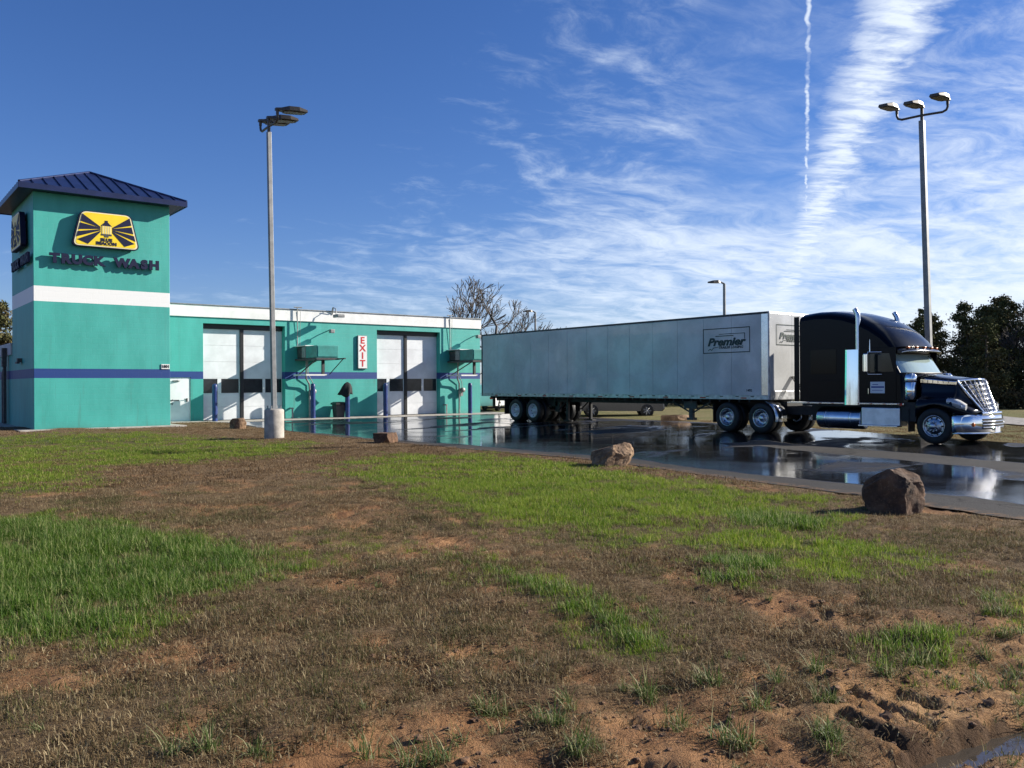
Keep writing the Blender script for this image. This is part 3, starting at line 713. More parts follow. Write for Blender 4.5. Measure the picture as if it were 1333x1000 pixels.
root = thing('exit_sign', (7.96, -.02, 2.5), 'tall white box sign with red stacked EXIT letters between the bay doors', 'sign')
mb = MB(); mb.box(7.68, 8.22, -.085, -.02, 2.50, 4.18); mb.build('cabinet', M['grey'], root, .012)
mb = MB(); mb.box(7.71, 8.19, -.098, -.087, 2.53, 4.15); mb.build('face', M['white'], root)
for ch, z in zip('EXIT', (3.92, 3.53, 3.15, 2.76)): text_mesh(ch, .46, (1, 0, 0), (7.95, -.104, z), bold=.010, extr=.003, sx=1.05).build('letter', M['red'], root)
mb = MB(); mb.box(7.8, 8.1, -.022, -.001, 3.9, 4.0); mb.box(7.8, 8.1, -.022, -.001, 2.7, 2.8); mb.build('mount', M['grey'], root)

# equipment boxes on brackets beside each bay
def equipment(x, label):
    r_ = thing('equipment_box', (x, 0, 2.2), label, 'equipment box', 'equipment boxes beside the bay doors')
    mb = MB(); mb.box(x+.02, x+1.10, -2.36, -1.15, 2.95, 3.52); mb.build('cabinet', M['tealbox'], r_, .015)
    mb = MB(); mb.box(x+.06, x+1.06, -2.385, -2.363, 3.0, 3.48); mb.build('front_panel', M['tealbox'], r_, .006)
    mb = MB(); mb.box(x, x+.62, -1.12, -.72, 2.97, 3.50); mb.build('motor_housing', M['grey'], r_, .03)
    mb = MB(); mb.lathe([(.0, -.62), (.2, -.62), (.22, -.58), (.22, -.22), (.2, -.18), (0, -.18)], (x+.28, 0, 3.20), 'y', 16); mb.build('motor', M['darkgrey'], r_)
    mb = MB(); mb.box(x+.1, x+1.0, -.70, -.01, 2.98, 3.46); mb.build('back_box', M['darkgrey'], r_, .02)
    mb = MB(); mb.box(x-.03, x+.75, -1.2, -.01, 3.53, 3.565); mb.build('top_plate', M['white'], r_)
    mb = MB(); mb.box(x-.02, x+1.14, -2.4, -.01, 2.86, 2.94); mb.build('shelf', M['darkgrey'], r_)
    mb = MB(); mb.box(x+1.02, x+1.10, -3.1, -2.4, 2.87, 2.93); mb.build('rail', M['darkgrey'], r_)
    mb = MB(); mb.tube([(x+1.06, -2.9, 2.88), (x+1.06, -1.5, 2.2)], .022, 6); mb.tube([(x+.05, -2.2, 2.86), (x+.05, -.03, 2.1)], .03, 6); mb.build('brace', M['darkgrey'], r_)
    mb = MB(); mb.box(x+.72, x+.84, -1.45, -1.33, 2.2, 2.86); mb.build('hanger', M['darkgrey'], r_)
    mb = MB(); mb.box(x-.1, x+.95, -1.46, -1.40, 2.13, 2.20); mb.box(x-.1, x-.04, -1.4, -.01, 2.13, 2.20); mb.build('lower_frame', M['white'], r_)
    mb = MB(); mb.tube([(x+.35, -.5, 2.9), (x+.40, -.35, 2.0), (x+.62, -.2, 1.75), (x+.68, -.12, 1.5), (x+.68, -.10, .1)], .045, 8)
    mb.tube([(x+.55, -.2, 2.9), (x+.58, -.2, 2.2), (x+.85, -.12, 1.8), (x+.86, -.12, 1.45)], .02, 6); mb.build('hose', M['grey'], r_)
    mb = MB(); mb.lathe([(0, -.30), (.12, -.30), (.13, -.28), (.13, -.10), (.1, -.05), (0, -.05)], (x+.84, 0, 1.38), 'y', 14); mb.box(x+.76, x+.92, -.14, -.01, 1.05, 1.25); mb.build('meter', M['galv'], r_)
    mb = MB(); mb.tube([(x+.05, -.16, 3.5), (x+.05, -.16, 5.40)], .028, 8); mb.tube([(x-.12, -.16, 5.42), (x+.28, -.16, 5.42)], .03, 6); mb.tube([(x+.22, -.05, 3.5), (x+.22, -.13, 5.30)], .012, 6); mb.build('conduit', M['grey'], r_)
    mb = MB(); mb.box(x-.32, x-.24, -.34, -.01, .55, .62); mb.box(x-.31, x-.25, -.32, -.26, .1, .55); mb.build('floor_bracket', M['grey'], r_)
equipment(4.38, 'equipment box on a bracket between the two bay doors')
equipment(13.16, 'equipment box on a bracket at the wall end behind the trailer')
def wall_lamp(x, z, y, nm, label):
    r_ = thing(nm, (x, -.02, z), label, 'lamp')
    mb = MB(); mb.tube([(x, y, z+.02), (x, y-.20, z+.05), (x, y-.42, z+.02)], .025, 7); mb.build('arm', M['grey'], r_)
    mb = MB(); mb.box(x-.10, x+.12, y-.62, y-.38, z-.10, z+.08); mb.build('head', M['galv'], r_, .02)
    mb = MB(); mb.box(x-.08, x+.10, y-.60, y-.40, z-.108, z-.102); mb.build('lens', M['lens'], r_)
    return r_
wall_lamp(6.05, 4.32, -.0, 'wall_lamp', 'small grey lamp high on the wall left of the EXIT sign')
wall_lamp(14.85, 4.32, -.0, 'wall_lamp', 'small grey lamp high on the wall end next to the trailer')
r_ = thing('flood_lamp', (6.3, -.07, 5.0), 'flood lamp bracketed on the white parapet', 'lamp')
mb = MB(); mb.tube([(6.3, -.06, 5.15), (6.3, -.2, 5.5), (6.3, -.45, 5.42), (6.3, -.5, 5.15)], .025, 7); mb.tube([(6.22, -.1, 5.2), (6.22, -.3, 5.5)], .02, 6); mb.build('arm', M['grey'], r_)
mb = MB(); mb.box(6.15, 6.55, -.95, -.42, 4.98, 5.13); mb.build('head', M['galv'], r_, .03); mb = MB(); mb.box(6.18, 6.52, -.92, -.45, 4.968, 4.978); mb.build('lens', M['lens'], r_)

# bollards
def bollard(x, y, label):
    mb = MB(); mb.lathe([(.0, 1.68), (.05, 1.675), (.09, 1.65), (.112, 1.60), (.115, 1.5), (.115, 0)], (x, y, .09), 'z', 18)
    return alone(mb, 'bollard', M['bolblue'], (x, y, .09), label, 'bollard', 'blue bollards along the wall')
bollard(.30, -.62, 'blue bollard left of the first bay door, by the white service door')
bollard(5.00, -.62, 'blue bollard right of the first bay door, below the equipment box')
bollard(6.75, -.75, 'blue bollard with a black jacket draped on it')
bollard(8.95, -.62, 'blue bollard at the left side of the second bay door')
bollard(14.20, -.62, 'blue bollard nearest the trailer, right of the second bay door')
# jacket over the bollard
mb = MB(); rings = []
for i in range(9):
    tt = i/8; z = 1.83-.60*tt; rr = .08+.12*math.sin(min(1, tt*2.2)*1.57)+.12*tt
    if i == 0: rr = .03
    ring = []
    for k in range(20):
        a = 2*math.pi*k/20; fold = 1+.22*math.sin(a*4+tt*1.5)*tt+.08*math.sin(a*7)*tt
        ring.append((6.75+math.cos(a)*rr*fold*(1.05)-.12*tt*tt, -.75+math.sin(a)*rr*fold*.9, z-.07*tt*math.sin(a*3+1)+.08*tt*math.sin(a+.6)))
    rings.append(ring)
mb.loft(rings, True, 0, True, False); mb.add(rings[0], [tuple(range(20))], 0, True)
o = alone(mb, 'jacket', M['cloth'], (6.75, -.75, 1.2), 'black jacket draped over a blue bollard', 'jacket')
so_ = o.modifiers.new('thickness', 'SOLIDIFY'); so_.thickness = .015
# bin
r_ = thing('trash_can', (6.45, -.42, .1), 'dark grey trash can against the teal wall, left of the jacket', 'trash can')
mb = MB(); bx, by = 6.45, -.42
mb.loft([[(bx+sx_*w_, by+sy_*w_, z) for sx_, sy_ in ((-1, -1), (1, -1), (1, 1), (-1, 1))] for w_, z in ((.21, .1), (.25, .74))], True, 0, False, True); mb.build('bin_body', M['bin'], r_, .02)
mb = MB(); mb.loft([[(bx+sx_*w_, by+sy_*w_, z) for sx_, sy_ in ((-1, -1), (1, -1), (1, 1), (-1, 1))] for w_, z in ((.30, .72), (.30, .80), (.20, .86))], True, 0, False, True); mb.build('lid', M['blackmetal'], r_, .012)

# ------------------------------------------------------------------ wheels
def wheel_parts(kind):
    """meshes in local coordinates: axle along x, outer face at x=0, tyre reaching to +x"""
    t_ = MB(); t_.lathe([(.295, .05), (.31, .015), (.36, .0), (.43, .004), (.475, .02), (.502, .045), (.508, .075), (.500, .085), (.508, .10), (.51, .14), (.508, .18), (.500, .195), (.508, .21), (.502, .235), (.475, .26), (.36, .28), (.295, .24)], (0, 0, 0), 'x', 40)
    rim = MB(); holes = MB(); nuts = MB()
    if kind == 'front':
        prof = [(0, -.085), (.075, -.085), (.09, -.07), (.095, -.02), (.12, .0), (.165, .005), (.20, .03), (.245, .055), (.27, .045), (.285, .01), (.305, .0), (.312, .015), (.30, .06)]
    else:
        prof = [(0, .035), (.08, .035), (.095, .05), (.10, .12), (.13, .15), (.17, .15), (.215, .13), (.255, .09), (.275, .05), (.285, .012), (.305, .002), (.312, .015), (.30, .06)]
    rim.lathe(prof, (0, 0, 0), 'x', 36)
    hx = .038 if kind == 'front' else .125; nx = .0 if kind == 'front' else .145
    for k in range(10):
        a = 2*math.pi*k/10
        holes.lathe([(0, hx-.012), (.024, hx-.012), (.026, hx+.01)], (0, math.cos(a)*.222, math.sin(a)*.222), 'x', 8)
        a += .3; nuts.lathe([(0, nx-.03), (.014, nx-.03), (.016, nx+.01)], (0, math.cos(a)*.143, math.sin(a)*.143), 'x', 6)
    return t_, rim, holes, nuts
WH = {}
def wheel_mesh(kind, rimmat):
    key = (kind, rimmat.name)
    if key not in WH:
        t_, rim, h_, n_ = wheel_parts(kind)
        WH[key] = (t_.mesh('wheel_tyre', M['rubber']), rim.mesh('wheel_rim', rimmat), h_.mesh('wheel_holes', M['blackmetal']), n_.mesh('wheel_nuts', M['chrome']))
    return WH[key]
def wheel(parent, x, y, z, kind, rimmat, flip=False, full=True, scale=1.0):
    ms_ = wheel_mesh(kind, rimmat); pl = Vector(parent.location)
    t_ = bpy.data.objects.new('wheel', ms_[0]); C.objects.link(t_); t_.parent = parent; t_.location = Vector((x, y, z))-pl
    if flip: t_.rotation_euler = (0, 0, math.pi)
    t_.scale = (scale,)*3
    for nm, me in (('rim', ms_[1]), ('rim_holes', ms_[2]), ('lug_nuts', ms_[3])) if full else (('rim', ms_[1]),):
        c_ = bpy.data.objects.new(nm, me); C.objects.link(c_); c_.parent = t_
    return t_

# ------------------------------------------------------------------ semi trailer
SX0, SX1, SY0, SY1 = 11.40, 14.00, -21.75, -5.58; ZB, ZT = 1.12, 4.06
trl = thing('semi_trailer', (12.7, -13, 0), 'long white box semi trailer parked behind the black tractor', 'trailer')
mb = MB(); mb.box(SX0+.03, SX1-.03, SY0+.05, SY1-.02, ZB+.05, ZT-.02); mb.build('box_body', M['trailer'], trl)
npn = 13; pw = (SY1-.06-(SY0+.30))/npn
for sgn, xo in ((-1, SX0), (1, SX1)):
    for i in range(npn):
        y0 = SY0+.30+i*pw; mb = MB()
        xa, xb = (xo+.006, xo+.028) if sgn < 0 else (xo-.028, xo-.006)
        mb.box(xa, xb, y0+.005, y0+pw-.005, ZB+.155, ZT-.075)
        o = mb.build('side_panel', M['trailer'], trl)
for i in range(npn+1):                                    # rivet strip over each joint
    y = SY0+.30+i*pw; mb = MB(); mb.box(SX0+.012, SX0+.020, y-.004, y+.004, ZB+.155, ZT-.075); mb.build('panel_joint', M['grey'], trl)
for xo in (SX0, SX1-.05):
    mb = MB(); mb.box(xo, xo+.05, SY0+.03, SY1, ZB, ZB+.15); mb.build('bottom_rail', M['trailrail'], trl, .006)
    mb = MB(); mb.box(xo-.004, xo+.05, SY0+.03, SY1, ZT-.072, ZT); mb.build('top_rail', M['darkgrey'], trl, .006)
mb = MB(); y = SY0+.6; k = 0
while y < SY1-.3:
    mb.box(SX0-.010, SX0-.001, y, y+.13, ZB+.085, ZB+.118); y += .62 if k % 2 == 0 else .66; k += 1
mb.build('rail_slots', M['blackmetal'], trl)
mb = MB(); y = SY0+.9
for k in range(9): mb.box(SX0-.014, SX0-.001, SY0+.9+k*1.75, SY0+1.14+k*1.75, ZB+.03, ZB+.07)
mb.build('side_reflectors', M['redlens'], trl)
for (xa, xb) in ((SX0-.006, SX0+.02), (SX1-.02, SX1+.006)):
    mb = MB(); mb.box(xa, xb, SY0+.035, SY0+.29, ZB+.155, ZT-.075); mb.build('corner_post', M['alu'], trl)
mb = MB(); mb.lathe([(.05, 0), (.05, ZT-ZB)], (SX0+.047, SY0+.047, ZB), 'z', 16); mb.lathe([(.05, 0), (.05, ZT-ZB)], (SX1-.047, SY0+.047, ZB), 'z', 16); mb.build('corner_edge', M['trailrail'], trl)
mb = MB()
for k in range(2):
    x0 = SX0+.06+k*1.24; mb = MB(); mb.box(x0+.003, x0+1.237, SY0+.0, SY0+.045, ZB+.30, ZT-.06); mb.build('front_panel', M['trailer'], trl, .004)
mb = MB(); mb.box(SX0+.06, SX1-.06, SY0-.02, SY0+.045, ZB, ZB+.295); mb.build('front_sill', M['trailrail'], trl, .008)
mb = MB(); mb.box(SX0+.02, SX1-.02, SY0-.004, SY0+.05, ZT-.055, ZT+.004); mb.build('front_top_rail', M['white'], trl, .008)
mb = MB(); mb.box(SX0+.02, SX1-.02, SY0+.06, SY1-.02, ZT-.018, ZT-.002); mb.build('roof_sheet', M['trailrail'], trl)
mb = MB()
for xa, xb in ((SX0-.004, SX0+.12), (SX1-.12, SX1+.004)): mb.box(xa, xb, SY1-.05, SY1+.03, ZB, ZT)
mb.box(SX0+.12, SX1-.12, SY1-.05, SY1+.03, ZT-.2, ZT); mb.box(SX0+.12, SX1-.12, SY1-.05, SY1+.03, ZB, ZB+.15); mb.build('rear_frame', M['darkgrey'], trl, .01)
for k in range(2):
    mb = MB(); mb.box(SX0+.13+k*1.175, SX0+1.295+k*1.175, SY1-.02, SY1+.01, ZB+.16, ZT-.21); mb.build('rear_door', M['trailer'], trl, .01)
mb = MB(); mb.box(SX0+.1, SX1-.1, SY1-.15, SY1-.05, .5, .6)
for xa in (SX0+.6, SX1-.7): mb.box(xa, xa+.1, SY1-.15, SY1-.05, .6, ZB)
mb.build('rear_guard', M['chassis'], trl)
mb = MB()
for k in range(36): y = SY0+.8+k*.42; mb.box(SX0+.06, SX1-.06, y, y+.06, ZB-.09, ZB+.0)
mb.box(12.05, 12.15, SY0+3, SY1-.3, ZB-.22, ZB-.09); mb.box(13.25, 13.35, SY0+3, SY1-.3, ZB-.22, ZB-.09); mb.build('crossmembers', M['chassis'], trl)
WR = .508
for y in (-8.11, -9.36):
    for x, fl in ((SX0+.03, False), (SX1-.03, True)):
        wheel(trl, x, y, WR-.01, 'rear', M['whiterim'], fl); wheel(trl, x+(.34 if not fl else -.34), y, WR-.01, 'rear', M['whiterim'], fl, False)
    mb = MB(); mb.tube([(SX0+.3, y, WR), (SX1-.3, y, WR)], .08, 10); mb.build('axle', M['chassis'], trl)
mb = MB()
for xa in (12.0, 13.2): mb.box(xa, xa+.12, -10.4, -7.2, .72, .9); mb.box(xa, xa+.1, -10.55, -10.25, .45, .9); mb.box(xa, xa+.1, -8.9, -8.6, .5, .75)
mb.build('suspension', M['chassis'], trl)
for xa in (SX0+.05, SX1-.65):
    mb = MB(); mb.box(xa, xa+.6, -7.30, -7.28, .30, 1.0); mb.build('mud_flap', M['rubber'], trl)
mb = MB()
for xa in (11.95, 13.3):
    mb.box(xa, xa+.10, -11.15, -11.02, .12, 1.02); mb.box(xa-.06, xa+.16, -11.3, -10.9, .06, .12)
    mb.tube([(xa+.05, -11.08, 1.0), (xa+.05, -10.5, .55)], .03, 6)
mb.build('slide_stop', M['chassis'], trl)
lg = MB()
for xa in (11.85, 13.4):
    lg.box(xa, xa+.13, -18.12, -17.95, .42, 1.05); lg.box(xa-.05, xa+.18, -18.18, -17.89, .33, .42)
    lg.tube([(xa+.06, -18.0, .6), (xa+.06, -17.1, 1.0)], .03, 6); lg.tube([(xa+.06, -18.1, .6), (xa+.06, -18.9, 1.0)], .03, 6)
lg.box(11.95, 13.45, -18.06, -18.0, .72, .80); lg.box(11.80, 11.86, -18.35, -17.75, .75, 1.06)
lg.build('landing_gear', mat('landing_gear_paint', (.06, .075, .07), .6, var=.2), trl)
# logo: border, swoosh, lettering
def premier(o3, ux, sc):
    U = Vector(ux); Z = Vector((0, 0, 1)); N = U.cross(Z); O = Vector(o3)
    def bar(x0, x1, z0, z1, th=.003, sl=0):
        mb = MB(); ps = [(x0, z0), (x1, z0+sl), (x1, z1+sl), (x0, z1)]
        mb.loft([[O+U*a*sc+Z*b_*sc+N*.002 for a, b_ in ps], [O+U*a*sc+Z*b_*sc+N*(.002+th) for a, b_ in ps]], True, 0, False, True); return mb
    lg = MB()
    for b_ in ((-1, 1, .405, .435), (-1, 1, -.435, -.405), (-1, -.975, -.405, .405), (.975, 1, -.405, .405)): m_ = bar(*b_); lg.add(m_.v, m_.f)
    root_ = lg.build('logo', M['logogreen'], trl)
    for b_ in ((-.30, .80, .215, .235), (.775, .80, .03, .215), (-.45, .32, .145, .172)): bar(*b_).build('logo_line', M['logogreen'], root_)
    text_mesh('Premier', .37*sc, ux, O+U*(-.02*sc)+Z*(-.055*sc)+N*.003, bold=.016*sc, extr=.002, shear=.28, sx=1.30).build('lettering', M['logogreen'], root_)
    text_mesh('TRAILER LEASING', .12*sc, ux, O+U*(.20*sc)+Z*(-.245*sc)+N*.003, bold=.003, extr=.002, shear=.2, sx=1.1).build('lettering', M['logogreen'], root_)
    mb = MB(); pts = [(-.78, -.33), (-.68, -.27), (-.62, -.32), (-.55, -.235), (-.30, -.21), (-.30, -.225), (-.53, -.255), (-.62, -.345), (-.68, -.295), (-.77, -.35)]
    mb.loft([[O+U*a*sc+Z*b_*sc+N*.002 for a, b_ in pts], [O+U*a*sc+Z*b_*sc+N*.005 for a, b_ in pts]], True, 0, False, True); mb.build('logo_line', M['logogreen'], root_)
premier((SX0+.001, -20.0, 3.165), (0, -1, 0), 1.0)
premier((12.62, SY0-.008, 3.30), (1, 0, 0), .80)
text_mesh('1402', .12, (0, -1, 0), (SX0+.0, -20.95, 1.43), bold=.002, extr=.002).build('lettering', M['darkgrey'], trl)

# ------------------------------------------------------------------ tractor
XC = 12.70
trk = thing('semi_truck', (XC, -24.5, -.05), 'glossy black sleeper semi truck with chrome bumper and stacks', 'truck')
def W(u, f, z): return (XC+u, -f, z)
# profile of the cab: f (forward), z, front retreat weight, top drop weight, tag
prof = [(22.86, 1.08, 0, 0), (22.86, 2.4, 0, 0), (22.86, 3.88, 0, .9), (22.95, 3.93, 0, 1), (23.4, 3.965, 0, 1), (23.9, 3.95, .05, 1), (24.4, 3.87, .15, 1), (24.9, 3.72, .25, 1), (25.35, 3.51, .35, 1), (25.75, 3.24, .45, .9), (26.02, 2.98, .5, .8), (26.18, 2.76, .55, .5), (26.16, 2.70, .6, .3),
        (26.10, 2.52, .7, 0), (26.50, 1.95, .95, 0), (26.62, 1.88, 1, 0), (26.64, 1.08, 1, 0)]
slc = [(0, 0, 0), (.45, .03, .008), (.80, .11, .03), (1.0, .21, .06), (1.12, .31, .11), (1.19, .38, .17), (1.225, .44, .28)]
us = [-s[0] for s in slc[:0:-1]]+[s[0] for s in slc]; rts = [s[1] for s in slc[:0:-1]]+[s[1] for s in slc]; dzs = [s[2] for s in slc[:0:-1]]+[s[2] for s in slc]
rings = [[W(u, p[0]-r_*p[2], p[1]-dz_*p[3]) for p in prof] for u, r_, dz_ in zip(us, rts, dzs)]
mb = MB(); ws = MB(); n = len(prof)
vsall = [v_ for r_ in rings for v_ in r_]; fb, fw = [], []
for i in range(len(rings)-1):
    for k in range(n):
        k2 = (k+1) % n; f_ = (i*n+k, i*n+k2, (i+1)*n+k2, (i+1)*n+k)
        (fw if k == 13 and 1 <= i < len(rings)-2 else fb).append(f_)
mb.add(vsall, fb, 0, True); mb.add(rings[0], [tuple(range(n))]); mb.add(rings[-1], [tuple(range(n))[::-1]])
cab = mb.build('cab', [M['cabpaint'], M['truck']], trk)
for p in cab.data.polygons: p.material_index = 0 if abs(p.normal.x) > .8 else 1
try:
    cab.data.set_sharp_from_angle(angle=R(38))
except Exception: pass
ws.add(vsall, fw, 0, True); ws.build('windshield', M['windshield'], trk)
# black frame round the windshield and the centre strip
mb = MB()
for idx in (13, 14): mb.tube([Vector(r_[idx])+Vector((0, -.012, 0)) for r_ in rings[1:-1]], .02, 6)
for i in (1, len(rings)-2): mb.tube([Vector(rings[i][13])+Vector((0, -.012, 0)), Vector(rings[i][14])+Vector((0, -.012, 0))], .028, 6)
mb.build('windshield_frame', M['blackmetal'], trk)
# visor with marker lamps
mb = MB(); a_, b_ = [], []
for r_ in rings[1:-1]:
    v0 = Vector(r_[12]); a_.append([v0+Vector((0, .02, .02)), v0+Vector((0, -.20, -.03)), v0+Vector((0, -.27, -.09)), v0+Vector((0, -.26, -.13)), v0+Vector((0, .02, -.06))])
mb.loft(a_, True, 0, True, True); vis = mb.build('visor', M['truck'], trk)
for u in (-.85, -.45, 0, .45, .85):
    j = min(range(len(us)), key=lambda i: abs(us[i]-u)); v0 = Vector(rings[j][12])
    mb = MB(); mb.box(XC+u-.05, XC+u+.05, v0.y-.17, v0.y-.09, v0.z-.01, v0.z+.045); mb.build('marker_lamp', M['amber'], vis, .012)
mb = MB(); mb.tube([Vector(r_[12])+Vector((0, -.275, -.09)) for r_ in rings[1:-1]], .012, 6); mb.build('visor_trim', M['chrome'], vis)
XL = XC-1.225                                            # the side towards the lawn
def sidebox(nm, f0, f1, z0, z1, m_, proud=.012, bev=.02, mirror=True):
    for s in ((-1, 1) if mirror else (-1,)):
        mb = MB(); xa = XC+s*1.226; xb = XC+s*(1.226+proud); mb.box(min(xa, xb), max(xa, xb), -f1, -f0, z0, z1); o = mb.build(nm, m_, trk, bev)
    return o
sidebox('side_extender', 22.66, 22.85, 1.08, 3.80, M['cabpaint'], .006, .004)
sidebox('door', 25.06, 26.06, 1.12, 2.72, M['cabpaint'], .014, .012)
sidebox('sleeper_panel', 23.25, 24.15, 1.95, 2.72, mat('sleeper_window', (.003, .0034, .005), .12, spec=.18), .008, .06)
sidebox('luggage_door', 23.2, 24.3, 1.2, 1.75, M['cabpaint'], .010, .03)
for s in (-1, 1):
    xo = XC+s*1.2415
    def sp(nm, pts, m_, th=.004):
        mb = MB(); mb.prism([(-f, z) for f, z in pts], 'x', xo, xo+s*th); return mb.build(nm, m_, trk)
    sp('side_window', [(25.20, 1.98), (25.20, 2.54), (25.86, 2.54), (26.0, 2.0)], mat('side_glass', (.012, .016, .018), .08, spec=.5) if s < 0 else M['glassdark'])
    mb = MB(); mb.tube([(xo+s*.03, -25.22, 1.50), (xo+s*.03, -25.22, 1.34)], .012, 6); mb.build('door_handle', M['chrome'], trk)
    mb = MB(); xa, xb = sorted((xo+s*.002, xo+s*.008)); mb.box(xa, xb, -25.72, -25.27, 1.36, 1.70); pl_ = mb.build('placard', M['placard'], trk)
    mb = MB(); xa, xb = sorted((xo+s*.009, xo+s*.012))
    mb.box(xa, xb, -25.70, -25.30, 1.52, 1.565); mb.box(xa, xb, -25.52, -25.34, 1.61, 1.63); mb.box(xa, xb, -25.66, -25.32, 1.44, 1.455); mb.build('placard_mark', M['placardblue'], pl_)
# lamp rail along the cab skirt
sidebox('lamp_rail', 22.95, 26.30, 1.02, 1.07, M['alu'], .03, .008)
for k in range(8):
    mb = MB(); f = 23.15+k*.42; mb.box(XC-1.275, XC-1.258, -f-.07, -f, 1.035, 1.055); mb.build('skirt_lamp', M['amber'], trk)
mb = MB(); mb.box(XC-1.27, XC-1.22, -26.25, -26.17, .99, 1.07); mb.build('marker_lamp', M['redlens'], trk, .01)
# hood with fenders
def arch(f):
    d_ = f-27.16
    return .44+math.sqrt(max(0, .345-d_*d_)) if abs(d_) < .585 else None
fs = [26.62, 26.70, 26.78, 26.9, 27.02, 27.16, 27.3, 27.42, 27.54, 27.62, 27.70, 27.82, 27.92, 28.02, 28.12]
rings = []
for f in fs:
    a = arch(f); zb = a if a else (.62 if f < 27 else .74); zb = max(zb, .62 if f < 27 else .74)
    tn = min(1, max(0, (f-26.62)/1.25)); zt = 1.90-.15*tn
    if f <= 27.62:
        ht = .96-.02*tn
        half = [(1.23, zb), (1.245, max(zb+.03, .98)), (1.22, max(zb+.06, 1.13)), (1.12, 1.22), (1.0, 1.27), (ht, 1.42), (ht-.02, zt-.18), (ht-.08, zt-.07), (.5, zt-.015), (.0, zt+.02)]
    else:
        g_ = (f-27.62)/.50; ug = .88-.52*g_; zg = 1.70-.86*g_; uf = 1.22-.44*g_**1.3; zf = max(.80, 1.20-.38*g_)
        half = [(uf, .74), (uf+.01, .74+(zf-.74)*.5), (uf-.01, zf-.04), (uf-.08, zf+.01), ((uf+ug)/2, zf+.03), (ug+.02, max(zf+.03, zg-.30)), (ug+.01, max(zf+.035, zg-.10)), (ug, max(zf+.04, zg-.03)), (ug*.5, max(zf+.05, zg)), (0, max(zf+.05, zg+.02))]
    full = [W(-u, f, z) for u, z in half]+[W(u, f, z) for u, z in half[-2::-1]]
    rings.append(full)
mb = MB(); mb.loft(rings, False, 0, True, False); hood = mb.build('hood', M['truck'], trk)
sh = hood.modifiers.new('thickness', 'SOLIDIFY'); sh.thickness = .02; sh.offset = -1
# grille
def G(s, v, off=0.0):
    wv = .86-.48*v**1.15; fc = 27.86+.33*v; fsd = 27.60+.52*v
    f = fsd+(fc-fsd)*(1-abs(s)**1.7); z = 1.70-.90*v+.05*(1-s*s)*(1-v)
    return W(s*wv, f+off+.03, z)
mb = MB(); mb.loft([[G(-1+2*i/16, k/8, -.04) for i in range(17)] for k in range(9)], False, 0, True, False); gr = mb.build('grille', M['blackmetal'], trk)
for k in range(1, 7): mb = MB(); mb.tube([G(-1+2*i/16, k/7, .03) for i in range(17)], .013, 6); mb.build('grille_bar', M['grillechrome'], gr)
for i in range(1, 10): mb = MB(); mb.tube([G(-1+2*i/10, k/8, .02) for k in range(9)], .016, 6); mb.build('grille_bar', M['grillechrome'], gr)
mb = MB(); loop = [G(-1, k/8, .0) for k in range(9)]+[G(-1+2*i/16, 1, 0) for i in range(1, 17)]+[G(1, k/8, 0) for k in range(7, -1, -1)]
mb.tube(loop, .040, 8); mb.build('grille_surround', M['chrome'], gr)
mb = MB(); mb.tube([G(-1+2*i/16, 0, 0) for i in range(17)], .035, 8); mb.build('grille_top_trim', M['chrome'], gr)
